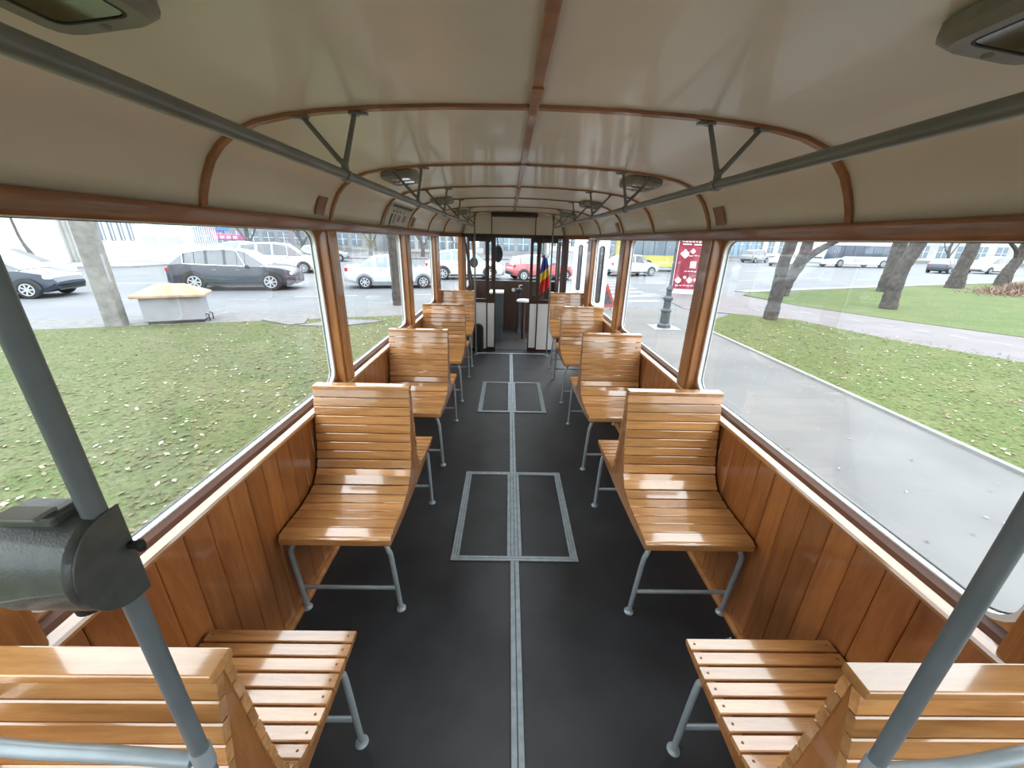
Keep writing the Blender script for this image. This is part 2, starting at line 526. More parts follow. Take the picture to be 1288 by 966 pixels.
def rib_strip(y, w=0.024, t=0.008, name='trim', sc=1.0):
    sec = section(-0.001, sc)
    sec_in = [(x * (1 - t / max(abs(x), 0.35)) if abs(x) > 0.3 else x, z - t) for x, z in sec]
    mb = MB()
    n = len(sec)
    vs = []
    for yy in (y - w / 2, y + w / 2):
        vs += [(XC + x, yy, z) for x, z in sec] + [(XC + x, yy, z) for x, z in sec_in]
    fs = []
    for k in range(n - 1):
        fs += [(k, k + 1, n + k + 1, n + k), (2 * n + k, 3 * n + k, 3 * n + k + 1, 2 * n + k + 1),
               (n + k, n + k + 1, 3 * n + k + 1, 3 * n + k), (k, 2 * n + k, 2 * n + k + 1, k + 1)]
    mb.add(vs, fs)
    return structure(mb.build(name, M['rib'], smooth=True, angle=50))

RIBS = [0.36, 1.28, 2.165, 3.0, 3.79, 4.72, 5.5]
tn = 1
for y in RIBS:
    rib_strip(y, name='trim_%d' % tn, sc=half_at(y) / 0.9975); tn += 1
mb = MB(); mb.b2(XC - 0.013, XC + 0.013, Y_BACK, 5.88, 1.973, 1.985)
for y in (0.36, 1.10, 2.1, 3.0, 3.79, 4.72):
    mb.box((XC, y + 0.05, 1.9715), (0.03, 0.09, 0.005))
structure(mb.build('trim_%d' % tn, M['rib'], bevel=0.002)); tn += 1

# floor
mb = MB(); mb.add([(XC - 1.02, Y_BACK, 0), (XC + 1.02, Y_BACK, 0), (XC + 1.02, 5.4, 0), (XC + 0.9, 7.3, 0), (XC - 0.85, 7.3, 0), (XC - 1.02, 5.4, 0),
                   (XC - 1.02, Y_BACK, -.1), (XC + 1.02, Y_BACK, -.1), (XC + 1.02, 5.4, -.1), (XC + 0.9, 7.3, -.1), (XC - 0.85, 7.3, -.1), (XC - 1.02, 5.4, -.1)],
                  [(0, 1, 2, 3, 4, 5), (6, 11, 10, 9, 8, 7), (0, 6, 7, 1), (1, 7, 8, 2), (2, 8, 9, 3), (3, 9, 10, 4), (4, 10, 11, 5), (5, 11, 6, 0)])
structure(mb.build('floor', M['floor']))
# rough strip of rubber in front of the threshold is the same floor; the metal threshold
mb = MB(); mb.b2(XC - 0.56, XC + 0.56, 5.60, 5.635, 0, 0.012)
structure(mb.build('trim_%d' % tn, M['alu'], bevel=0.003)); tn += 1

# centre strip in lengths, made of three ribs each
def strip(x0, x1, y0, y1, nr, along='Y', z=0.0, mb=None):
    mb = mb or MB()
    mb.cur = 1
    mb.b2(x0, x1, y0, y1, z, z + 0.0035)
    mb.cur = 0
    for k in range(nr):
        if along == 'Y':
            w = (x1 - x0) / nr
            mb.b2(x0 + w * (k + 0.09), x0 + w * (k + 0.91), y0, y1, z + 0.003, z + 0.0065)
        else:
            w = (y1 - y0) / nr
            mb.b2(x0, x1, y0 + w * (k + 0.09), y0 + w * (k + 0.91), z + 0.003, z + 0.0065)
    return mb
HX0, HX1 = XC - 0.3475, XC + 0.3475
H = [(1.595, 2.441), (3.50, 4.376)]
for (a, b_, lab) in ((Y_BACK, H[0][0], 'aluminium floor strip nearest the viewer, running up to the near hatch'),
                     (H[0][1], H[1][0], 'aluminium floor strip between the two floor hatches'),
                     (H[1][1], 5.60, 'far aluminium floor strip from the far hatch to the cab threshold')):
    mb = strip(XC - 0.024, XC + 0.024, a, b_, 2)
    k = a + 0.15
    while k < b_ - 0.05:
        for sx in (-0.012, 0.012):
            mb.lathe([(0.0035, 0.0065), (0.003, 0.008), (0.0005, 0.0085)], 8, (XC + sx, k, 0))
        k += 0.3
    tag(mb.build('floor_strip', [M['alu'], M['groove']]), lab, 'floor strip', 'floor strips')

def floor_hatch(y0, y1, label):
    t = thing('floor_hatch', label, 'floor hatch', (XC, (y0 + y1) / 2, 0), 0, 'floor hatches')
    h = (y1 - y0) / 2
    w = 0.3475
    mb = MB()
    strip(-w, -w + 0.045, -h, h, 3, 'Y', 0, mb)
    strip(w - 0.045, w, -h, h, 3, 'Y', 0, mb)
    strip(-w, w, -h, -h + 0.035, 2, 'X', 0.0004, mb)
    strip(-w, w, h - 0.035, h, 2, 'X', 0.0004, mb)
    mb.build('hatch_frame', [M['alu'], M['groove']], t)
    mb = strip(-0.042, 0.042, -h + 0.035, h - 0.035, 4)
    k = -h + 0.1
    while k < h - 0.05:
        mb.lathe([(0.004, 0.0065), (0.003, 0.008), (0.0005, 0.0085)], 8, (0.0, k, 0))
        k += 0.12
    mb.build('centre_strip', [M['alu'], M['groove']], t)
    for sx in (-1, 1):
        mb = MB(); mb.b2(min(sx * 0.046, sx * 0.300), max(sx * 0.046, sx * 0.300), -h + 0.038, h - 0.038, 0.0, 0.0025)
        mb.build('hatch_lid', M['floor'], t)
    return t
floor_hatch(*H[0], 'two-leaf floor hatch with ribbed aluminium edging between the front benches')
floor_hatch(*H[1], 'smaller looking two-leaf floor hatch farther down the aisle')

# ---- side walls
Z_CAP, Z_TOP = 0.83, 1.655        # underside of header boards
XW = 0.9975                       # inner wall face
XG = 1.045                        # glass plane
PW = 0.0935
def side_wall(sx, name):
    """planked dado wall; sx -1 left, +1 right"""
    mb = MB()
    y = Y_BACK
    i = 0
    while y < 5.38:
        y2 = min(y + PW, 5.4)
        x0, x1 = XC + sx * XW, XC + sx * (XW + 0.018)
        g = 0.0022
        a, b_ = y + g / 2, y2 - g / 2
        c = 0.003
        poly = [(x1, a), (x0 + sx * c, a), (x0, a + c), (x0, b_ - c), (x0 + sx * c, b_), (x1, b_)]
        mb.prism(poly, 0.0, Z_CAP - 0.004, 'Z')
        y = y2
    # taper planks
    o = mb.build(name, M['plank'])
    if sx < 0:
        mb = MB()
        for k in range(5):
            ya, yb = 5.4 + k * 0.1, 5.5 + k * 0.1
            xa, xb = XC + sx * half_at(ya), XC + sx * half_at(yb)
            mb.prism([(xa, ya + .001), (xb, yb - .001), (xb + sx * .018, yb + .004), (xa + sx * .018, ya + .004)], 0, Z_CAP - 0.004, 'Z')
        structure(mb.build('wall_nose_left', M['plank']))
    # outer skin of the body side
    mb = MB()
    mb.b2(min(XC + sx * 1.03, XC + sx * 1.06), max(XC + sx * 1.03, XC + sx * 1.06), Y_BACK, 5.4, -0.35, Z_CAP - 0.02)
    mb.build('outer_skin', M['frame_white'], o)
    return structure(o)
side_wall(-1, 'wall_left')
side_wall(1, 'wall_right')
for sx, nm in ((-1, 'baseboard_left'), (1, 'baseboard_right')):
    mb = MB()
    xa, xb = XC + sx * XW, XC + sx * (XW - 0.022)
    mb.prism([(xa, 0), (xb, 0), (xb, 0.012), (XC + sx * (XW - 0.012), 0.026), (xa, 0.03)], Y_BACK, 5.4, 'Y')
    structure(mb.build(nm, M['pillar'], smooth=True))

# sill boards (cap)
for sx in (-1, 1):
    mb = MB()
    x = lambda d: XC + sx * d
    mb.prism([(x(0.982), Z_CAP - 0.018), (x(0.978), Z_CAP - 0.006), (x(0.982), Z_CAP + 0.002), (x(0.998), Z_CAP + 0.006), (x(1.008), Z_CAP + 0.008), (x(1.008), Z_CAP - 0.018)], Y_BACK, 5.4, 'Y')
    structure(mb.build('trim_%d' % tn, M['sill'], smooth=True)); tn += 1
    # dark outer bead between sill and glass
    mb = MB()
    mb.prism([(x(1.0082), Z_CAP - 0.018), (x(1.0082), Z_CAP + 0.010), (x(1.016), Z_CAP + 0.020), (x(1.034), Z_CAP + 0.029), (x(1.0345), Z_CAP - 0.018)], Y_BACK, 5.4, 'Y')
    structure(mb.build('trim_%d' % tn, M['bead'])); tn += 1
# header boards along the window tops
for sx in (-1, 1):
    mb = MB()
    x = lambda d: XC + sx * d
    mb.prism([(x(0.985), 1.652), (x(0.981), 1.66), (x(0.981), 1.696), (x(0.987), 1.703), (x(1.04), 1.703), (x(1.04), 1.652)], Y_BACK, 5.4, 'Y')
    structure(mb.build('trim_%d' % tn, M['trim'], smooth=True)); tn += 1

# pillars between the windows
PIL = [(-0.05 - 1.3, -1.25), (0.42, 0.555), (2.075, 2.215), (3.66, 3.83), (5.12, 5.40)]
for sx in (-1, 1):
    for a, b_ in PIL:
        mb = MB()
        xa, xb = sorted((XC + sx * 0.990, XC + sx * 1.05))
        mb.b2(xa, xb, a, b_, Z_CAP + 0.004, 1.655)
        # cover strip on the pillar face
        xa, xb = sorted((XC + sx * 0.982, XC + sx * 0.991))
        mb.b2(xa, xb, a + 0.02, b_ - 0.02, Z_CAP + 0.006, 1.654)
        structure(mb.build('trim_%d' % tn, M['pillar'], bevel=0.004)); tn += 1

# windows: surround with rounded corners, metal frame whitened like a sky-lit pane edge, pane
wnum = 1
def side_window(sx, ya, yb):
    global wnum
    root = None
    z0, z1 = Z_CAP - 0.01, 1.67
    inner = rrect(ya + 0.012, yb - 0.012, Z_CAP + 0.022, 1.662, 0.075)
    outer = []
    cy, cz = (ya + yb) / 2, (z0 + z1) / 2
    for (u, w) in inner:
        # project corner arcs on the rectangle
        uu = ya - 0.01 if u < ya + 0.09 else (yb + 0.01 if u > yb - 0.09 else u)
        ww = z0 if w < Z_CAP + 0.10 else (z1 if w > 1.58 else w)
        outer.append((uu, ww))
    # make outer loop follow rectangle: distribute corner points
    n = 7
    corners = [(yb + .01, z1), (ya - .01, z1), (ya - .01, z0), (yb + .01, z0)]
    outer = []
    for ci, (cu, cw) in enumerate(corners):
        for k in range(n):
            u, w = inner[ci * n + k]
            t_ = k / (n - 1)
            if ci == 0:   # right side -> top
                p = (cu, w + (cw - w) * min(1, 2 * t_)) if t_ <= .5 else (cu + (u - cu) * (2 * t_ - 1), cw)
            elif ci == 1:
                p = (u + (cu - u) * min(1, 2 * t_), cw) if t_ <= .5 else (cu, cw + (w - cw) * (2 * t_ - 1))
            elif ci == 2:
                p = (cu, w + (cw - w) * min(1, 2 * t_)) if t_ <= .5 else (cu + (u - cu) * (2 * t_ - 1), cw)
            else:
                p = (u + (cu - u) * min(1, 2 * t_), cw) if t_ <= .5 else (cu, cw + (w - cw) * (2 * t_ - 1))
            outer.append(p)
    mb = MB()
    xa, xb = XC + sx * 1.034, XC + sx * 1.058
    mb.ring(outer, inner, xa, xb)
    root = structure(mb.build('window_%d' % wnum, M['pillar']))
    inner2 = rrect(ya + 0.026, yb - 0.026, Z_CAP + 0.034, 1.65, 0.065)
    mb = MB(); mb.ring(inner, inner2, XC + sx * 1.0345, XC + sx * 1.062)
    mb.build('frame', M['frame_white'], root)
    inner3 = rrect(ya + 0.029, yb - 0.029, Z_CAP + 0.037, 1.648, 0.063)
    mb = MB(); mb.ring(inner2, inner3, XC + sx * 1.053, XC + sx * 1.058)
    mb.build('gasket', M['black'], root)
    mb = MB(); mb.prism(inner2, XC + sx * 1.047, XC + sx * 1.051)
    mb.build('glass', M['glass'], root)
    wnum += 1
for sx in (-1, 1):
    for (a, b_), (c, d) in zip(PIL, PIL[1:]):
        side_window(sx, b_, c)

# rear wall behind the viewer, with its window
mb = MB()
mb.b2(XC - 1.05, XC + 1.05, Y_BACK - 0.05, Y_BACK, -0.1, 0.85)
mb.b2(XC - 1.05, XC - 0.80, Y_BACK - 0.05, Y_BACK, 0.85, 1.75)
mb.b2(XC + 0.80, XC + 1.05, Y_BACK - 0.05, Y_BACK, 0.85, 1.75)
mb.prism([(XC + x, z) for x, z in section(0.02)] , Y_BACK - 0.05, Y_BACK, 'Y')
structure(mb.build('wall_back', M['plank']))
mb = MB(); mb.ring(rrect(XC - .80, XC + .80, .85, 1.70, .05), rrect(XC - .76, XC + .76, .89, 1.66, .05), Y_BACK - 0.045, Y_BACK - .005, 'Y')
o = structure(mb.build('window_%d' % wnum, M['pillar'])); wnum += 1
mb = MB(); mb.b2(XC - .78, XC + .78, Y_BACK - .03, Y_BACK - .026, .87, 1.68); mb.build('glass', M['glass'], o)

# diagonal wall and window on the left of the nose
def quad_prism(mb, ya, yb, d0, d1, z0, z1, sx):
    a0, b0 = XC + sx * (half_at(ya) + d0), XC + sx * (half_at(yb) + d0)
    a1, b1 = XC + sx * (half_at(ya) + d1), XC + sx * (half_at(yb) + d1)
    mb.prism([(a0, ya), (b0, yb), (b1, yb), (a1, ya)], z0, z1, 'Z')
for sx in (-1, 1):
    mb = MB()
    quad_prism(mb, 5.40, 5.90, -0.01, 0.03, 1.655, 1.703, sx)
    if sx < 0: quad_prism(mb, 5.40, 5.90, -0.015, 0.03, Z_CAP - 0.01, Z_CAP + 0.01, sx)
    structure(mb.build('trim_%d' % tn, M['trim'])); tn += 1
mb = MB(); quad_prism(mb, 5.84, 5.92, -0.015, 0.05, 0, 1.655, -1)
structure(mb.build('trim_%d' % tn, M['pillar'], bevel=0.004)); tn += 1
mb = MB(); quad_prism(mb, 5.84, 5.92, -0.01, 0.05, 0, 1.655, 1)
structure(mb.build('trim_%d' % tn, M['cabwood'], bevel=0.004)); tn += 1
mb = MB(); quad_prism(mb, 5.41, 5.83, 0.02, 0.026, Z_CAP + .01, 1.655, -1)
structure(mb.build('window_%d' % wnum, M['glass'])); wnum += 1

# bulkhead header above the cab partition
yb = 5.9
mb = MB()
sc = 0.72 / 0.9975
mb.prism([(XC + x, z) for x, z in section(-0.001, sc)] + [(XC + .72, 1.70), (XC - .72, 1.70)], yb - 0.02, yb + 0.01, 'Y')
structure(mb.build('wall_front', M['ceiling']))
mb = MB()
for x in (-0.313, 0.313):
    mb.b2(XC + x - .008, XC + x + .008, yb - 0.03, yb - .019, 1.70, 1.975)
structure(mb.build('trim_%d' % tn, M['trim'])); tn += 1
mb = MB(); mb.b2(XC - .72, XC + .72, yb - 0.035, yb + 0.01, 1.655, 1.703)
structure(mb.build('trim_%d' % tn, M['cabwood'])); tn += 1
# destination box at the ceiling end
mb = MB(); mb.b2(XC - 0.31, XC + 0.32, 5.62, 5.86, 1.928, 1.972)
tag(mb.build('ceiling_panel', M['cabwood'], bevel=0.004), 'dark brown flat box on the ceiling above the cab entrance', 'panel')

# ---- cab partition
def capsule_stile(x0, x1, name, label):
    """dark framed folding leaf with a rounded slot window above and a white panel below"""
    t = thing(name, label, 'folding door leaf', (XC + (x0 + x1) / 2, 5.8, 0), 0, 'cab partition leaves')
    w = (x1 - x0) / 2
    mb = MB()
    o_ = rrect(-w, w, 0.80, 1.655, 0.004); i_ = rrect(-w + 0.036, w - 0.036, 0.86, 1.61, w - 0.038)
    mb.ring(o_, i_, -0.015, 0.015, 'Y')
    mb.b2(-w, w, -0.015, 0.015, 0.74, 0.80)
    mb.b2(-w, -w + 0.016, -0.015, 0.015, 0, 0.74); mb.b2(w - 0.016, w, -0.015, 0.015, 0, 0.74); mb.b2(-w, w, -0.015, 0.015, 0, 0.06)
    mb.build('frame', M['cabwood'], t)
    mb = MB(); mb.b2(-w + 0.016, w - 0.016, -0.010, 0.008, 0.06, 0.74); mb.build('lower_panel', M['white'], t)
    mb = MB(); mb.ring(i_, rrect(-w + 0.041, w - 0.041, 0.866, 1.604, w - 0.043), -0.02, 0.02, 'Y'); mb.build('gasket', M['black'], t)
    mb = MB(); mb.b2(-w + 0.02, w - 0.02, -0.002, 0.002, 0.85, 1.62); mb.build('glass', M['glass'], t)
    return t
capsule_stile(-0.385, -0.250, 'folding_door_leaf', 'narrow dark framed folding leaf with slot window left of the cab opening')
capsule_stile(0.250, 0.385, 'folding_door_leaf', 'narrow dark framed folding leaf with slot window right of the cab opening')
for sx, lab in ((-1, 'white lower cab partition panel with dark glazed frame left of the opening'), (1, 'white lower cab partition panel behind the flag right of the opening')):
    t = thing('cab_partition', lab, 'partition', (XC + sx * 0.512, 5.8, 0), 0, 'cab partitions')
    mb = MB(); mb.b2(-0.122, 0.122, -0.012, 0.012, 0.03, 0.745); mb.build('white_panel', M['white'], t)
    mb = MB()
    mb.b2(-0.125, 0.125, -0.02, 0.02, 0.745, 0.80); mb.b2(-0.125, 0.125, -0.016, 0.016, 0, 0.035)
    mb.b2(-0.125, -0.113, -0.014, 0.014, 0.8, 1.655); mb.b2(0.113, 0.125, -0.014, 0.014, 0.8, 1.655); mb.b2(-.125, .125, -.014, .014, 1.60, 1.655)
    mb.build('frame', M['cabwood'], t)
    mb = MB(); mb.b2(-0.113, 0.113, -0.002, 0.002, 0.8, 1.6); mb.build('glass', M['glass'], t)

# ---- cab: nose walls and windscreen
yn = 7.3
mb = MB()
mb.b2(XC - 0.80, XC + 0.85, yn, yn + 0.04, 0, 0.92)
mb.b2(XC - 0.80, XC + 0.85, yn, yn + 0.04, 1.68, 2.05)
for x in (-0.80, -0.36, 0.36, 0.83):
    mb.b2(XC + x - 0.02, XC + x + 0.02, yn, yn + 0.04, 0.92, 1.68)
mb.b2(XC - 0.80, XC - 0.77, 5.92, yn, 0, 0.85)
mb.b2(XC - 0.80, XC - 0.77, 5.92, yn, 1.66, 2.05)
mb.b2(XC - 0.80, XC - 0.77, 6.6, 6.66, 0.85, 1.66)
mb.b2(XC + 0.80, XC + 0.84, 7.0, yn, 0, 2.05)
mb.b2(XC + 0.76, XC + 0.80, 5.92, 7.0, 1.66, 2.05)
structure(mb.build('wall_nose', M['cabwood'], bevel=0.004))
mb = MB(); mb.b2(XC - 0.34, XC + 0.34, yn + 0.015, yn + 0.02, 0.92, 1.68)
structure(mb.build('window_%d' % wnum, M['glass'])); wnum += 1
mb = MB(); mb.b2(XC - 0.8, XC + 0.85, 5.91, yn + 0.04, 1.98, 2.04)
structure(mb.build('ceiling_cab', M['ceiling']))
# outer nose wall for other viewpoints is the same wall_nose

mb = MB(); mb.b2(XC - 0.76, XC + 0.78, 5.84, yn - 0.002, 0.0, 0.006)
structure(mb.build('floor_cab', M['black']))
# driver's console, stool, controller, gauge
t = thing('driver_cabinet', 'grey green sheet metal cabinet with pale top left inside the cab', 'cabinet', (-0.19, 6.55, 0))
mb = MB(); mb.b2(-0.11, 0.11, -0.16, 0.16, 0.24, 0.80); mb.build('body', M['cabinet'], t, bevel=0.006)
mb = MB(); mb.b2(-0.12, 0.12, -0.17, 0.17, 0.80, 0.825); mb.build('top', M['white'], t, bevel=0.004)
mb = MB(); mb.b2(-0.10, 0.10, -0.15, 0.15, 0.0, 0.24); mb.build('plinth', M['cabinet'], t, bevel=0.004)
t = thing('driver_stool', 'round white topped stool in the driver cab', 'stool', (0.27, 6.5, 0))
mb = MB(); mb.lathe([(0.10, 0.66), (0.125, 0.67), (0.125, 0.685), (0.11, 0.70), (0.02, 0.705)], 24); mb.build('seat', M['white'], t, smooth=True)
mb = MB(); mb.lathe([(0.13, 0), (0.12, 0.015), (0.03, 0.03), (0.025, 0.66)], 20); mb.build('pedestal', M['cabwood'], t, smooth=True)
t = thing('brake_column', 'slim grey controller column with lever on the dark cab front', 'controller', (0.20, 7.1, 0))
mb = MB(); mb.lathe([(0.07, 0), (0.06, 0.03), (0.045, 0.1), (0.045, 0.74), (0.06, 0.76), (0.06, 0.80), (0.02, 0.82)], 18); mb.build('column', M['black'], t, smooth=True)
mb = MB(); mb.tube([(0, 0, 0.8), (0, 0, 0.86), (0.05, -0.03, 0.87)], 0.012, 10); mb.build('lever', M['alu'], t, smooth=True)
t = thing('round_gauge', 'small round pale gauge on the dark cab front wall', 'gauge', (0.10, yn - 0.002, 0.76))
mb = MB(); mb.cyl((0, 0, 0), (0, -0.02, 0), 0.035, 24); mb.build('rim', M['alu'], t, smooth=True)
mb = MB(); mb.cyl((0, -0.0202, 0), (0, -0.024, 0), 0.029, 24); mb.build('dial', M['paper'], t, smooth=True)
mb = MB(); mb.prism(rrect(-0.52, -0.36, 0.0, 0.44, 0.075), 5.66, 5.74, 'Y')  # unidentified black rounded item at the partition foot
tag(mb.build('black_item', M['black'], bevel=0.02, seg=3), 'black rounded bag leaning on the left white cab partition panel', 'item')

# mirror and round disc in the cab, flag
t = thing('interior_mirror', 'rounded rectangular driver mirror hanging over the flag', 'mirror', (0.575, 6.30, 1.50))
mb = MB()
mb.prism(rrect(-0.068, 0.062, -0.13, 0.12, 0.045), -0.012, 0.006, 'Y'); mb.build('housing', M['black'], t, bevel=0.003)
mb = MB(); mb.prism(rrect(-0.060, 0.054, -0.122, 0.112, 0.04), -0.0135, -0.0122, 'Y'); mb.build('mirror_glass', M['mirror'], t)
mb = MB(); mb.tube([(0, 0.01, 0.1), (0, 0.04, 0.2), (0, 0.04, 0.47)], 0.007, 8); mb.build('arm', M['black'], t)
t = thing('cab_fan', 'grey oval disc on a bracket beside the left grab pole', 'fan', (-0.52, 6.0, 1.30))
mb = MB(); mb.prism([(0.062 * math.cos(a * PI / 12), 0.075 * math.sin(a * PI / 12)) for a in range(24)], -0.02, 0.01, 'Y'); mb.build('disc', M['rail_paint'], t, bevel=0.005)
mb = MB(); mb.tube([(0, 0, 0.07), (-0.01, 0.02, 0.2), (-0.03, 0.03, 0.36)], 0.02, 8); mb.build('bracket', M['pillar'], t)

t = thing('draped_flag', 'blue yellow and red flag hanging in folds at the right of the cab', 'flag', (0.555, 6.20, 0))
def flag_strip(u0, u1, mat, nm):
    """diagonal bands of a flag hanging from its upper corner"""
    vs, fs = [], []
    nv, nu = 10, 14
    for j in range(nv + 1):
        v = u0 + (u1 - u0) * j / nv
        for k in range(nu + 1):
            u = k / nu
            w = 0.05 + 0.15 * v ** 0.6
            x = -0.5 * w + w * u
            z = 1.38 - 0.50 * v + (u - 0.6) * 0.16 * v ** 0.3
            y = 0.02 * math.sin(u * 15 + v * 4)
            vs.append((x, y, z))
    for j in range(nv):
        for k in range(nu):
            a = j * (nu + 1) + k
            fs.append((a, a + 1, a + nu + 2, a + nu + 1))
    mb = MB(); mb.add(vs, fs)
    o = mb.build(nm, mat, t, smooth=True, angle=80)
    s_ = o.modifiers.new('thick', 'SOLIDIFY'); s_.thickness = 0.003
flag_strip(0.0, 0.36, M['flag_blue'], 'blue_stripe')
flag_strip(0.36, 0.62, M['flag_yellow'], 'yellow_stripe')
flag_strip(0.62, 1.0, M['flag_red'], 'red_stripe')
mb = MB(); mb.tube([(0.0, 0.03, 0.0), (0.0, 0.03, 1.42)], 0.008, 8); mb.build('flagpole', M['cabwood'], t)

# open entrance door leaves standing outside on the right
def ext_leaf(x0, x1, y, label, xh):
    t = thing('entrance_door_leaf', label, 'door leaf', (0, y, 0), 0, 'open entrance door leaves')
    mb = MB()
    c = (x0 + x1) / 2
    mb.ring(rrect(x0, x1, 0.05, 1.72, 0.01), rrect(c - 0.035, c + 0.035, 0.82, 1.58, 0.034), -0.015, 0.015, 'Y')
    mb.build('panel', M['white_door'], t)
    mb = MB(); mb.ring(rrect(c - 0.037, c + 0.037, 0.818, 1.582, 0.036), rrect(c - 0.026, c + 0.026, 0.83, 1.57, 0.025), -0.02, 0.02, 'Y'); mb.build('gasket', M['black'], t)
    mb = MB(); mb.b2(c - 0.03, c + 0.03, -0.002, 0.002, 0.825, 1.575); mb.build('glass', M['carglass'], t)
    for z in (0.25, 1.62):
        mb = MB(); mb.tube([(xh, 0.0, z), (x0 + 0.01, 0.0, z)], 0.012, 10); mb.build('hinge_arm', M['rail_paint'], t)
ext_leaf(1.12, 1.35, 6.95, 'white door leaf with dark slot window folded outside, farther from the benches', 0.84)
ext_leaf(1.17, 1.37, 5.50, 'white door leaf with dark slot window seen through the third right window', 1.05)

# ================================================================ BENCHES
FRONT = catmull([(-0.012, 0.950), (-0.030, 0.86), (-0.048, 0.76), (-0.066, 0.66), (-0.092, 0.575), (-0.135, 0.515), (-0.20, 0.490), (-0.30, 0.478), (-0.40, 0.480), (-0.462, 0.474)], 12)
BACK = catmull([(0.022, 0.950), (0.029, 0.86), (0.037, 0.76), (0.046, 0.66), (0.056, 0.58), (0.072, 0.520), (0.115, 0.480), (0.22, 0.461), (0.32, 0.457), (0.440, 0.455)], 12)

def resample(prof, step_w, gap):
    """return slat chords (p0,p1) walking along the profile"""
    d = [0]
    for a, b_ in zip(prof, prof[1:]):
        d.append(d[-1] + (b_ - a).length)
    total = d[-1]
    def at(s):
        for i in range(len(d) - 1):
            if d[i + 1] >= s:
                f = (s - d[i]) / max(1e-9, d[i + 1] - d[i])
                return prof[i].lerp(prof[i + 1], f)
        return prof[-1]
    nsl = round(total / (step_w + gap))
    w = total / nsl
    return [(at(k * w + gap / 2), at((k + 1) * w - gap / 2), k * w, total) for k in range(nsl)]

HW = 0.228
def slats(prof, side, sel, gap, w=0.046, th=0.016):
    mb = MB()
    for p0, p1, s0, tot in resample(prof, w, gap):
        if not sel(p0, p1): continue
        tdir = (p1 - p0).normalized()
        nrm = Vector((-tdir.y, tdir.x)) * side      # away from the frame
        c = 0.0025
        a, b_ = p0, p1
        jit = random.uniform(-0.0012, 0.0012)
        poly = [a - nrm * th, a - nrm * c, a + tdir * c, b_ - tdir * c, b_ - nrm * c, b_ - nrm * th]
        xj = random.uniform(-0.0015, 0.0015)
        mb.prism([(q.x, q.y) for q in poly], -HW + xj, HW + xj, 'X')
        # screw heads near both ends
    return mb
def screws(prof, side, gap, sel, w=0.046):
    mb = MB()
    for p0, p1, s0, tot in resample(prof, w, gap):
        if not sel(p0, p1): continue
        tdir = (p1 - p0).normalized()
        nrm = Vector((-tdir.y, tdir.x)) * side
        m_ = (p0 + p1) / 2
        for x in (-HW + 0.018, HW - 0.018):
            a = m_ - nrm * 0.001; b_ = m_ + nrm * 0.0008
            mb.cyl((x, a.x, a.y), (x, b_.x, b_.y), 0.0035, 8)
    return mb

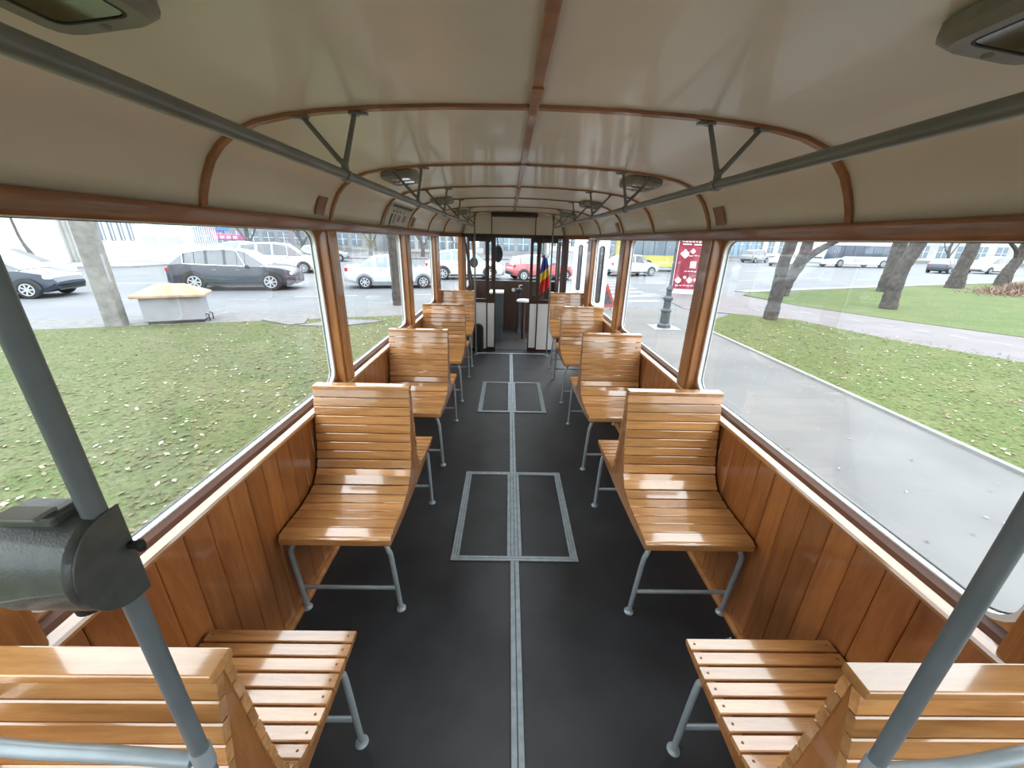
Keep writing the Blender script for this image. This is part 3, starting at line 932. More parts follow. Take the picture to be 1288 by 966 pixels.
def make_bench(single=False):
    t = thing('slatted_bench', 'x', 'bench', (0, 0, 0))
    isback = lambda a, b_: (a.y + b_.y) / 2 > 0.535
    isseat = lambda a, b_: not isback(a, b_)
    # front profile travels downwards/towards -y : outward normal is up/-y
    fr_side = 1
    def outward(prof, ref):
        p0, p1 = prof[30], prof[31]
        td = (p1 - p0).normalized(); nn = Vector((-td.y, td.x))
        return 1 if nn.dot(ref) > 0 else -1
    sf = outward(FRONT, Vector((-1, 1)))
    sb = outward(BACK, Vector((1, 1)))
    slats(FRONT, sf, isback, 0.0035, 0.041).build('backrest', M['slat'], t)
    o = slats(FRONT, sf, isseat, 0.0035, 0.050).build('seat', M['slat'], t)
    mb = MB(); mb.b2(-HW, HW, -0.474, -0.456, 0.437, 0.472)
    mb.build('seat_edge', M['slat'], t, bevel=0.006, seg=3)
    if not single:
        slats(BACK, sb, isback, 0.005, 0.042).build('backrest', M['slat'], t)
        o = slats(BACK, sb, isseat, 0.006, 0.038).build('seat', M['slat'], t)
        screws(BACK, sb, 0.006, isseat, 0.038).build('screw', M['screw'], o)['kind'] = 'stuff'
    mb = MB(); mb.b2(-HW - 0.001, HW + 0.001, -0.020, 0.030, 0.946, 0.966)
    mb.build('top_board', M['slat'], t, bevel=0.004, seg=3)
    # side panels: outline just under the slats
    fi = [(p.x + 0.010, p.y - 0.012) for p in FRONT][4:]
    fi = [(p.x, p.y) for p in FRONT]
    off = []
    for i, p in enumerate(FRONT):
        a = FRONT[max(i - 1, 0)]; b_ = FRONT[min(i + 1, len(FRONT) - 1)]
        td = (b_ - a).normalized(); nn = Vector((-td.y, td.x)) * sf
        q = p - nn * 0.007
        off.append((q.x, q.y))
    offb = []
    for i, p in enumerate(BACK):
        a = BACK[max(i - 1, 0)]; b_ = BACK[min(i + 1, len(BACK) - 1)]
        td = (b_ - a).normalized(); nn = Vector((-td.y, td.x)) * sb
        q = p - nn * 0.007
        offb.append((q.x, q.y))
    if single:
        offb = [(0.02, 0.95), (0.01, 0.8), (-0.01, 0.62), (-0.05, 0.50), (-0.10, 0.45)]
        poly = offb + [(-0.16, 0.432), (-0.455, 0.437)] + off[::-1]
    else:
        poly = offb + [(0.437, 0.428), (0.30, 0.415), (0.0, 0.405), (-0.30, 0.415), (-0.458, 0.43)] + off[::-1]
    for sx in (-1, 1):
        mb = MB()
        x0, x1 = sorted((sx * 0.2245, sx * 0.197))
        # the panel is a ladder of quads between two profiles so that it triangulates cleanly
        mb.prism(poly, x0, x1, 'X')
        mb.build('side_panel', M['seat_side'], t)
    # under-frame rail and legs (painted tube)
    for yf in ([-0.40] if single else [-0.40, 0.37]):
        for sx in (-1, 1):
            s_ = -1 if yf < 0 else 1
            top = (sx * 0.195, yf - s_ * -0.035 if yf < 0 else yf - 0.01, 0.42)
            ytop = yf - 0.04 if yf < 0 else yf - 0.02
            pts = [(sx * 0.16, ytop + 0.06 * (1 if yf < 0 else -1), 0.418), (sx * 0.19, ytop + 0.015 * (1 if yf < 0 else -1), 0.412), (sx * 0.205, ytop, 0.385),
                   (sx * 0.212, ytop + 0.006, 0.33), (sx * 0.218, yf, 0.006)]
            P3 = [Vector(p) for p in pts]
            sm = catmull_3(P3)
            mb = MB(); mb.tube(sm, 0.0105, 12)
            lg = mb.build('leg', M['leg_paint'], t, smooth=True, angle=50)
            mb = MB(); mb.lathe([(0.022, 0.0), (0.022, 0.005), (0.016, 0.010), (0.013, 0.016)], 18, (sx * 0.218, yf, 0)); mb.build('foot_plate', M['leg_paint'], lg, smooth=True)
        mb = MB(); mb.cyl((-0.216, yf - 0.001, 0.13), (0.216, yf - 0.001, 0.13), 0.009, 12)
        mb.build('stretcher', M['leg_paint'], t, smooth=True)
    return t

def catmull_3(P, n=6):
    P = [P[0] * 2 - P[1]] + P + [P[-1] * 2 - P[-2]]
    out = []
    for i in range(1, len(P) - 2):
        for k in range(n):
            s = k / n
            p0, p1, p2, p3 = P[i - 1], P[i], P[i + 1], P[i + 2]
            out.append(0.5 * ((2 * p1) + (-p0 + p2) * s + (2 * p0 - 5 * p1 + 4 * p2 - p3) * s * s + (-p0 + 3 * p1 - 3 * p2 + p3) * s ** 3))
    out.append(P[-2])
    return out

BL = [0.428, 1.71, 2.93, 4.175, 5.375]
BR = [0.412, 1.705, 2.905, 4.18, 5.385]
LAB_L = ['wooden slatted bench in the near left corner behind the grey machine box',
         'second wooden slatted bench from the viewer on the left of the aisle',
         'third wooden slatted bench from the viewer on the left of the aisle',
         'fourth wooden slatted bench from the viewer on the left of the aisle',
         'farthest wooden slatted bench on the left, next to the cab partition']
LAB_R = ['wooden slatted bench in the near right corner beside the right grab pole',
         'second wooden slatted bench from the viewer on the right of the aisle',
         'third wooden slatted bench from the viewer on the right of the aisle',
         'fourth wooden slatted bench from the viewer on the right of the aisle',
         'farthest wooden slatted bench on the right, by the open entrance doors']
proto = make_bench()
proto_single = make_bench(True)
used = {'p': False, 's': False}
XB = 0.7538
for ysx, labs, sx in ((BL, LAB_L, -1), (BR, LAB_R, 1)):
    for i, (y, lab) in enumerate(zip(ysx, labs)):
        key = 's' if i == 4 else 'p'
        src = proto_single if key == 's' else proto
        if not used[key]:
            o = src; used[key] = True
        else:
            o = copy_tree(src)
        o.location = (XC + sx * XB, y, 0)
        o['label'] = lab
        o['group'] = 'slatted benches along the aisle'

# ================================================================ RAILS, POLES, LAMPS
def handrail(sx, label):
    t = thing('handrail', label, 'handrail', (XC + sx * 0.5263, 0, 1.79))
    mb = MB(); mb.cyl((0, Y_BACK + 0.01, 0), (0, 5.55, 0), 0.0130, 20); mb.build('tube', M['rail_paint'], t, smooth=True)
    for y in RIBS[1:]:
        zc = ceiling_at(0.5263) - 1.79 - 0.01
        yr = y - 0.06 if y < 2 else y - 0.03
        mb = MB()
        top1 = Vector((sx * -0.02, y, zc - 0.004)); top2 = Vector((sx * 0.125, y, ceiling_at(0.5263 + 0.125) - 1.79 - 0.014))
        bot = Vector((0, yr, 0.022))
        for tp in (top1, top2):
            mb.tube([bot + Vector((0, 0, 0.005)), bot.lerp(tp, 0.15), tp], [0.0085, 0.0075, 0.0065], 8)
            mb.lathe([(0.016, -0.001), (0.016, 0.004), (0.008, 0.007)], 12, (tp.x, tp.y, tp.z - 0.004 + 0.003))
            mb.box((tp.x + (0.02 if tp is top2 else -0.02) * sx, tp.y, tp.z + 0.002), (0.035, 0.016, 0.006))
        br = mb.build('bracket', M['rail_paint'], t, smooth=True)
        mb = MB(); mb.cyl((0, yr - 0.013, 0), (0, yr + 0.013, 0), 0.0165, 16); mb.box((0, yr, 0.022), (0.014, 0.02, 0.02))
        mb.build('clamp', M['rail_paint'], br, smooth=True)
handrail(-1, 'grey overhead handrail on the left hung from V-shaped brackets')
handrail(1, 'grey overhead handrail on the right hung from V-shaped brackets')

def pole(x, y, r, label, mat, ztop, group=None):
    t = thing('grab_pole', label, 'pole', (x, y, 0), 0, group)
    mb = MB(); mb.cyl((0, 0, 0.0), (0, 0, ztop), r, 20); mb.build('tube', mat, t, smooth=True)
    mb = MB(); mb.lathe([(0.035, 0), (0.035, 0.006), (r + 0.006, 0.014), (r + 0.003, 0.04)], 20); mb.build('floor_flange', mat, t, smooth=True)
    mb = MB(); mb.lathe([(r + 0.003, ztop - 0.03), (r + 0.008, ztop - 0.012), (0.035, ztop - 0.005), (0.035, ztop - 0.001)], 20); mb.build('ceiling_flange', mat, t, smooth=True)
    return t
zt = ceiling_at(0.5263)
pl = pole(XC - 0.511, 0.345, 0.0108, 'thick grey grab pole at the near left carrying the machine box', M['grey_paint'], zt)
pr_ = pole(XC + 0.511, 0.3365, 0.0108, 'thick blue grey grab pole crossing the near right bench', M['grey_paint'], zt)
pole(XC - 0.531, 5.56, 0.011, 'thin grey grab pole beside the farthest left bench', M['rail_paint'], ceiling_at(0.6), )
pole(XC + 0.531, 5.56, 0.011, 'thin grey grab pole beside the farthest right bench', M['rail_paint'], ceiling_at(0.6), )
# guard tubes from pole to wall
for sx, y, lab in ((-1, 0.345, 'curved grey guard tube from the left pole to the side wall'), (1, 0.3365, 'curved grey guard tube from the right pole to the side wall')):
    x0 = XC + sx * 0.511
    z0 = 0.888 if sx < 0 else 0.885
    pts = [Vector((x0 + sx * d, y - 0.004, z0 + dz)) for d, dz in ((0.012, 0.0), (0.12, 0.013), (0.25, 0.024 + (0.03 if sx > 0 else 0)), (0.38, 0.05), (0.455, 0.056))]
    mb = MB(); mb.tube(catmull_3(pts), 0.0105, 14)
    t = thing('guard_tube', lab, 'guard rail', (0, 0, 0))
    mb.build('tube', M['leg_paint'], t, smooth=True)
    mb = MB(); mb.cyl((x0, y, z0 - 0.02), (x0, y, z0 + 0.02), 0.0135, 16); mb.build('collar', M['leg_paint'], t, smooth=True)

# ticket validator on the left pole
bx, by = XC - 0.511, 0.345
t = thing('ticket_validator', 'dark grey rounded metal ticket machine clamped on the left pole', 'ticket machine', (bx, by, 1.280))
mb = MB()
# D-shaped drum: profile in y-z bulging towards the viewer, side plate facing the aisle
def dprof(r, back):
    return [(back, -r)] + [(0.002 - r * 0.86 * math.sin(PI * k / 14), -r * math.cos(PI * k / 14)) for k in range(15)] + [(back, r)]
mb.prism(dprof(0.062, 0.014), -0.094, 0.0108, 'X')
mb.build('housing', M['box_paint'], t, smooth=True, bevel=0.014, seg=4)
mb = MB(); mb.prism(dprof(0.062, 0.014), 0.0110, 0.0128, 'X'); mb.build('side_plate', M['box_paint'], t, smooth=True, bevel=0.002)
mb = MB(); mb.b2(-0.078, -0.020, -0.022, 0.012, 0.056, 0.071); mb.build('slot_hood', M['box_paint'], t, bevel=0.004, seg=3)
mb = MB(); mb.b2(-0.072, -0.026, -0.030, -0.008, 0.0705, 0.075); mb.build('slot_lip', M['lamp_frame'], t, bevel=0.0015)
mb = MB(); mb.lathe([(0.010, -0.068), (0.014, -0.066), (0.015, -0.052)], 20, (-0.035, -0.012, 0)); mb.build('punch_opening', M['black'], t, smooth=True)
mb = MB(); mb.b2(0.012, 0.024, 0.004, 0.012, 0.004, 0.012); mb.lathe([(0.004, 0.0), (0.005, 0.008), (0.004, 0.015)], 12, (0.026, 0.008, 0)); mb.build('knob', M['black'], t, bevel=0.002)

# ceiling lamps
def make_lamp(lens):
    t = thing('ceiling_lamp', 'x', 'lamp', (0, 0, 0))
    o_ = rrect(-0.105, 0.105, -0.165, 0.165, 0.045, 3); o2 = rrect(-0.088, 0.088, -0.146, 0.146, 0.036, 3); i_ = rrect(-0.066, 0.066, -0.118, 0.118, 0.020, 3)
    mb = MB()
    n = len(o_)
    loops = [[(x, y, 0.0) for x, y in o_], [(x, y, -0.022) for x, y in o_], [(x, y, -0.036) for x, y in o2], [(x, y, -0.034) for x, y in i_], [(x, y, -0.018) for x, y in i_]]
    vs = [p for lp in loops for p in lp]
    fs = [(i * n + k, i * n + (k + 1) % n, (i + 1) * n + (k + 1) % n, (i + 1) * n + k) for i in range(4) for k in range(n)]
    fs.append(tuple(range(n)))
    mb.add(vs, fs)
    mb.build('housing', M['lamp_frame'], t, smooth=True, angle=25)
    mb = MB(); mb.prism([(x, y) for x, y in rrect(-0.062, 0.062, -0.114, 0.114, 0.018, 3)], -0.033, -0.014, 'Z'); mb.build('lens', lens, t)
    mb = MB(); mb.ring(i_, rrect(-0.0615, 0.0615, -0.1135, 0.1135, 0.018, 3), -0.0345, -0.0202, 'Z'); mb.build('lens_gasket', M['black'], t)
    mb = MB(); mb.b2(-0.066, 0.066, -0.004, 0.004, -0.036, -0.0332); mb.build('divider', M['black'], t)
    t.scale = (0.84, 0.84, 0.9)
    for y in (-0.155, 0.155):
        mb = MB(); mb.lathe([(0.005, -0.040), (0.009, -0.036), (0.009, -0.028)], 10, (0, y * 0.86, 0)); mb.build('catch_screw', M['lamp_frame'], t, smooth=True)
    return t
la = make_lamp(M['lens'])
lb = make_lamp(M['lens_dark'])
first = {'a': True, 'b': True}
for sx in (-1, 1):
    for i, y in enumerate((0.615, 2.36, 3.72, 5.15)):
        key = 'b' if i == 0 else 'a'
        src = lb if key == 'b' else la
        o = src if first[key] else copy_tree(src)
        first[key] = False
        d = 0.655 if i else 0.675
        slope = math.atan2(ceiling_at(0.745) - ceiling_at(0.545), 0.2)
        o.location = (XC + sx * d, y, ceiling_at(d) - 0.006)
        o.rotation_euler = (0, -slope * sx * 1.0, 0)
        side = 'left' if sx < 0 else 'right'
        where = ['nearest the viewer, cut by the top edge', 'second from the viewer', 'third from the viewer', 'farthest, above the thin grab pole'][i]
        o['label'] = 'grey framed ceiling lamp on the %s, %s' % (side, where)
        o['group'] = 'ceiling lamps'

# square wooden patches on the cove and the notice sheet
def cove_point(sx, d):
    """d 0..1 along the cove from the trim upwards, returns x,z just inside the panel"""
    pass
def cove_sheet(sx, y0, y1, z0, z1, off, th=0.003, n=6):
    """sheet bent to follow the cove"""
    def xat(z):
        for (xa, za), (xb, zb) in zip(PROF, PROF[1:]):
            if za <= z <= zb:
                return xa + (xb - xa) * (z - za) / (zb - za)
        return PROF[-1][0]
    vs, fs = [], []
    for lay in (off, off + th):
        for k in range(n + 1):
            z = z0 + (z1 - z0) * k / n
            for y in (y0, y1):
                vs.append((XC + sx * (xat(z) - lay), y, z - lay * 0.4))
    m_ = 2 * (n + 1)
    for k in range(n):
        a = 2 * k
        fs += [(a, a + 1, a + 3, a + 2), (m_ + a, m_ + a + 2, m_ + a + 3, m_ + a + 1), (a, a + 2, m_ + a + 2, m_ + a), (a + 1, m_ + a + 1, m_ + a + 3, a + 3)]
    fs += [(0, m_, m_ + 1, 1), (2 * n, 2 * n + 1, m_ + 2 * n + 1, m_ + 2 * n)]
    return MB().add(vs, fs)
for sx, y, side, w in ((-1, 2.03, 'left', 'near'), (1, 2.04, 'right', 'near'), (-1, 3.93, 'left', 'far'), (1, 3.93, 'right', 'far')):
    tag(cove_sheet(sx, y - 0.044, y + 0.044, 1.725, 1.805, 0.003, 0.006).build('cover_plate', M['patch'], smooth=True),
        'small square brown plate on the %s cove by the %s' % (side, 'first full window pillar' if w == 'near' else 'second, farther window pillar'), 'cover plate', 'square cover plates')
o = cove_sheet(-1, 3.06, 3.72, 1.712, 1.865, 0.003, 0.003).build('notice_sheet', M['paper'], smooth=True)
tag(o, 'printed white timetable notice on the left cove above the second window', 'notice')
def ink(y0, y1, z0, z1, mat='ink'):
    cove_sheet(-1, y0, y1, z0, z1, 0.0065, 0.0006, 2).build('print', M[mat], o)
ink(3.10, 3.68, 1.846, 1.860)
ink(3.12, 3.66, 1.712, 1.718)
for k in range(3):
    ink(3.17 + 0.09 * k, 3.22 + 0.09 * k, 1.815, 1.825)
ink(3.16, 3.205, 1.722, 1.80)
ink(3.25, 3.30, 1.735, 1.80, 'ink_grey')
ink(3.36, 3.43, 1.75, 1.795, 'ink_grey')
ink(3.47, 3.50, 1.81, 1.826, 'ink_grey')
ink(3.22, 3.62, 1.836, 1.840, 'ink_grey')
ink(3.52, 3.60, 1.75, 1.80, 'ink_grey')

# ================================================================ OUTDOORS
def slab(name, pts, z, mat, th=0.06):
    mb = MB(); mb.prism(pts, z - th, z, 'Z')
    return structure(mb.build(name, mat))
mb = MB(); mb.add([(-160, -60, G), (200, -60, G), (200, 220, G), (-160, 220, G)], [(0, 1, 2, 3)])
structure(mb.build('road', M['asphalt']))
def lawn(name, pts, z, mat, amp=0.03, step=0.45):
    """closed polygon of slightly uneven turf"""
    bm = bmesh.new()
    vs = [bm.verts.new((x, y, z)) for x, y in pts]
    bm.faces.new(vs)
    me = bpy.data.meshes.new(name)
    bm.to_mesh(me); bm.free()
    o = bpy.data.objects.new(name, me); COL.objects.link(o)
    me.materials.append(mat)
    return structure(o)
grass_edge = lambda x: 12.93 + 0.352 * x       # left lawn edge towards the road
road_edge = lambda x: 14.55 + 0.352 * x
lawn('lawn_left', [(-26, -12), (-1.35, -12), (-1.35, grass_edge(-1.35)), (-26, grass_edge(-26))], G + 0.035, M['grass_left'])
slab('pavement_left', [(-26, grass_edge(-26) + 0.02), (-1.2, grass_edge(-1.2) + 0.02), (-0.4, road_edge(-0.4)), (-26, road_edge(-26))], G + 0.03, M['pavers'])
# right side: pale path along the tram, kerb, lawn, pink path, far lawn
slab('pavement_right', [(-0.6, -12), (5.62, -12), (5.62, 11.2), (6.8, 12.6), (7.2, 14.4), (-0.2, 14.6), (-0.9, 12.9), (-0.9, 6)], G + 0.012, M['path'], 0.03)
slab('kerb', [(5.62, -12), (5.70, -12), (5.70, 11.0), (5.62, 11.0)], G + 0.05, M['kerb'])
lawn('lawn_right', [(5.70, -12), (17.0, -8), (15.0, 0.0), (11.3, 7.877), (10.27, 9.74), (9.53, 12.5), (7.9, 13.4), (6.4, 12.0), (5.7, 11.0)], G + 0.035, M['grass_right'])
slab('pavement_pink', [(7.9, 13.4), (9.53, 12.5), (10.27, 9.74), (11.3, 7.877), (15.0, 0), (20.0, 0), (14.618, 10.457), (13.214, 12.79), (11.83, 15.76), (11.3, 19.0), (8.6, 19.6), (6.9, 17.5), (6.6, 14.3)], G + 0.03, M['pink'])
lawn('lawn_far', [(11.444, 18.9), (11.83, 15.76), (13.214, 12.79), (14.618, 10.457), (20, 0), (60, 10), (60, 43.0), (40.2, 30.8), (26.1, 25.3), (15.58, 21.1), (12.4, 19.9)], G + 0.04, M['grass_far'])
slab('kerb_far', [(12.3, 20.0), (15.5, 21.25), (26.0, 25.5), (40.1, 31.0), (60, 43.3), (60, 43.9), (40.0, 31.7), (25.9, 26.1), (15.4, 21.8), (12.0, 20.6)], G + 0.05, M['kerb'])
# far pavements
slab('pavement_across', [(-80, 6.5), (-27.95, 24.35), (-24.6, 26.2), (-24.0, 30.5), (-40, 70), (-120, 70)], G + 0.12, M['kerb'], 0.14)
slab('pavement_opposite', [(-19, 42), (4, 50), (4, 120), (-30, 120)], G + 0.12, M['pavers'], 0.14)
slab('pavement_far_right', [(14, 54), (30, 62), (62, 76), (150, 120), (150, 200), (14, 200)], G + 0.12, M['kerb'], 0.14)
# slabs in the grass
for pts, lab in (([(-6.8, 10.55), (-5.75, 10.0), (-5.45, 10.2), (-5.7, 10.95)], 'broken flat concrete slab lying in the left grass, nearer the kiosk'),
                 ([(-5.5, 9.95), (-4.4, 9.95), (-3.5, 10.75), (-4.7, 10.85)], 'flat concrete slab in the left grass below the pale sedan')):
    mb = MB(); mb.prism(pts, G, G + 0.07, 'Z'); tag(mb.build('concrete_slab', M['pavers'], bevel=0.01), lab, 'concrete slab', 'slabs in the grass')
# painted lines
mb = MB()
def line(p0, p1, w):
    a = Vector((*p0, 0)); b_ = Vector((*p1, 0)); d = (b_ - a).normalized(); nn = Vector((-d.y, d.x, 0)) * w / 2
    mb.add([(q.x, q.y, G + 0.006) for q in (a - nn, b_ - nn, b_ + nn, a + nn)], [(0, 1, 2, 3)])
for k in range(-5, 4):
    x0 = -8.36 + k * 5.4
    line((x0, 15.3 + 0.3 * (x0 + 8.36)), (x0 + 2.2, 15.3 + 0.3 * (x0 + 2.2 + 8.36)), 0.13)
for k in range(-6, 3):
    x0 = -18.0 + k * 5.4 + 10
    line((x0, 21.2 + 0.3 * (x0 + 8)), (x0 + 2.6, 21.2 + 0.3 * (x0 + 2.6 + 8)), 0.14)
line((-4.2, 16.55), (-1.6, 17.3), 0.13)
for k in range(7):                       # zebra by the junction
    line((3.7 + 0.15 * k, 15.8 + 1.5 * k), (6.4 + 0.15 * k, 16.4 + 1.5 * k), 0.42)
for k in range(5):
    line((9.0 + 3.5 * k, 24 + 1.6 * k), (11.3 + 3.5 * k, 25.1 + 1.6 * k), 0.15)
for k in range(6):
    line((15 + 7 * k, 33 + 3.9 * k), (18 + 7 * k, 34.7 + 3.9 * k), 0.18)
tag(mb.build('road_markings', M['paint_line']), None, None, None, 'structure')
mb = MB()
for k in range(9):
    t_ = k / 9
    xk, yk = 10.2 + 1.6 * t_ * 1.9, 15.6 - 6.5 * t_
    line((xk, yk), (xk + 0.13, yk - 0.35), 0.05)
for v_i in range(len(mb.v)):
    mb.v[v_i] = (mb.v[v_i][0], mb.v[v_i][1], G + 0.034)
tag(mb.build('path_markings', M['paint_line']), None, None, None, 'structure')

# fallen leaves: nobody could count them
def leaves(region, counts, label, z, smin=0.015, smax=0.04):
    mb = MB()
    for mi, n in enumerate(counts):
        mb.cur = mi
        for _ in range(n):
            x, y = region()
            s = random.uniform(smin, smax)
            a = random.uniform(0, 2 * PI)
            tx, ty = random.uniform(-.6, .6), random.uniform(-.6, .6)
            ca, sa = math.cos(a), math.sin(a)
            pts = []
            for u, w in ((-1, 0), (0, 0.55), (1, 0.05), (0.1, -0.6)):
                px, py = (u * ca - w * sa) * s, (u * sa + w * ca) * s
                pts.append((x + px, y + py, z + 0.012 + 0.5 * (tx * px + ty * py) + random.uniform(0, 0.01)))
            mb.add(pts, [(0, 1, 2, 3)])
    return tag(mb.build('fallen_leaves', [M['leaf_pale'], M['leaf_brown']]), label, 'leaves', None, 'stuff')
def reg_left():
    while True:
        x = -1.5 - abs(random.gauss(0, 4.5)); y = random.uniform(-1, 11.5)
        if x > -15 and y < grass_edge(x) - 0.1: return x, y
def reg_right():
    while True:
        x = random.uniform(5.8, 13); y = random.uniform(-1, 12.5)
        if y < 12 + (x - 6.4) * 0.2 and (x - 9.5) * 1.9 < (12.5 - y): return x, y
def reg_path():
    return random.uniform(1.4, 5.5), random.uniform(-1, 10)
leaves(reg_left, (1300, 4600), 'pale and brown fallen leaves scattered over the left lawn', G + 0.035)
leaves(reg_right, (900, 4800), 'pale and brown fallen leaves scattered over the lawn right of the path', G + 0.035)
leaves(reg_path, (110, 60), 'few dry leaves scattered on the grey path', G + 0.012, .010, .025)

# ---------------------------------------------------------------- cars
def wheel(parent, x, y, r, w, side):
    mb = MB()
    prof = [(r * 0.62, -w / 2), (r * 0.9, -w / 2), (r, -w / 2 + 0.03), (r, w / 2 - 0.03), (r * 0.9, w / 2), (r * 0.62, w / 2)]
    n = 26
    vs, fs = [], []
    for rr, yy in prof:
        for k in range(n):
            a = 2 * PI * k / n
            vs.append((x + rr * math.cos(a), y + yy, r + rr * math.sin(a)))
    for i in range(len(prof) - 1):
        for k in range(n):
            k2 = (k + 1) % n
            fs.append((i * n + k, i * n + k2, (i + 1) * n + k2, (i + 1) * n + k))
    fs.append(tuple(range(n))); fs.append(tuple((len(prof) - 1) * n + k for k in range(n)))
    mb.add(vs, fs)
    wh = mb.build('wheel', M['tyre'], parent, smooth=True)
    mb = MB()
    yo = y + side * (w / 2 + 0.004)
    for k in range(7):
        a = 2 * PI * k / 7
        c, s = math.cos(a), math.sin(a)
        R_ = Matrix(((c, 0, -s), (0, 1, 0), (s, 0, c)))
        mb.box((x + c * r * 0.34, yo, r + s * r * 0.34), (r * 0.56, 0.03, r * 0.15), R_)
    for r0, r1 in ((r * 0.56, r * 0.66), (0.001, r * 0.14)):
        oo = [(x + r1 * math.cos(2 * PI * k / 24), r + r1 * math.sin(2 * PI * k / 24)) for k in range(24)]
        ii = [(x + r0 * math.cos(2 * PI * k / 24), r + r0 * math.sin(2 * PI * k / 24)) for k in range(24)]
        mb.ring(oo, ii, yo - 0.02, yo + 0.02, 'Y')
    mb.build('rim', M['rimm'], wh, smooth=True)

KINDS = {
 # L, W, H, r, wheelbase fractions, stations: (f, belt z, top z, half-width factor, type)   f: 0 rear .. 1 front ; type of the segment that STARTS there
 'suv': (4.70, 1.88, 1.69, 0.37, 0.21, 0.80, [(0, .66, .68, .84, 'b'), (.012, .90, .92, .92, 'b'), (.04, 1.02, 1.06, .95, 'w'), (.15, 1.07, 1.50, .98, 'b'), (.165, 1.07, 1.53, .98, 'g'), (.24, 1.05, 1.60, 1, 'g'), (.32, 1.03, 1.65, 1, 'b'), (.335, 1.03, 1.66, 1, 'g'),
          (.46, 1.01, 1.69, 1, 'b'), (.475, 1.01, 1.69, 1, 'g'), (.56, .99, 1.66, 1, 'g'), (.62, .98, 1.59, 1, 'w'), (.76, .97, 1.04, .98, 'b'), (.88, .92, .99, .96, 'b'), (.95, .84, .90, .92, 'b'), (.985, .72, .76, .86, 'b'), (1, .58, .62, .80, 'b')]),
 'hatch': (4.1, 1.74, 1.50, 0.31, 0.16, 0.82, [(0, .70, .72, .86, 'b'), (.02, .92, .94, .93, 'w'), (.10, .96, 1.36, .97, 'b'), (.12, .96, 1.38, .98, 'g'), (.27, .95, 1.47, 1, 'b'), (.285, .95, 1.47, 1, 'g'),
          (.45, .93, 1.50, 1, 'b'), (.465, .93, 1.50, 1, 'g'), (.60, .91, 1.45, 1, 'w'), (.80, .90, .96, .97, 'b'), (.92, .80, .84, .92, 'b'), (.98, .66, .69, .85, 'b'), (1, .52, .55, .78, 'b')]),
 'sedan': (4.25, 1.72, 1.50, 0.31, 0.20, 0.82, [(0, .82, .84, .86, 'b'), (.02, .98, 1.02, .93, 'b'), (.12, .98, 1.04, .97, 'b'), (.15, .97, 1.06, .98, 'w'), (.30, .96, 1.42, 1, 'b'), (.33, .95, 1.45, 1, 'g'), (.45, .94, 1.50, 1, 'b'), (.465, .94, 1.50, 1, 'g'),
          (.62, .92, 1.45, 1, 'w'), (.76, .92, .98, .98, 'b'), (.90, .84, .90, .94, 'b'), (.98, .70, .74, .86, 'b'), (1, .55, .58, .78, 'b')]),
 'van': (4.5, 1.86, 1.80, 0.33, 0.19, 0.82, [(0, .80, .82, .90, 'b'), (.015, 1.06, 1.10, .95, 'w'), (.05, 1.08, 1.62, .97, 'b'), (.08, 1.08, 1.70, .98, 'g'), (.26, 1.07, 1.78, 1, 'b'), (.28, 1.07, 1.79, 1, 'g'),
          (.45, 1.06, 1.80, 1, 'b'), (.465, 1.06, 1.80, 1, 'g'), (.64, 1.04, 1.72, 1, 'w'), (.82, 1.02, 1.08, .97, 'b'), (.93, .90, .95, .92, 'b'), (.985, .72, .76, .86, 'b'), (1, .58, .6, .8, 'b')]),
}
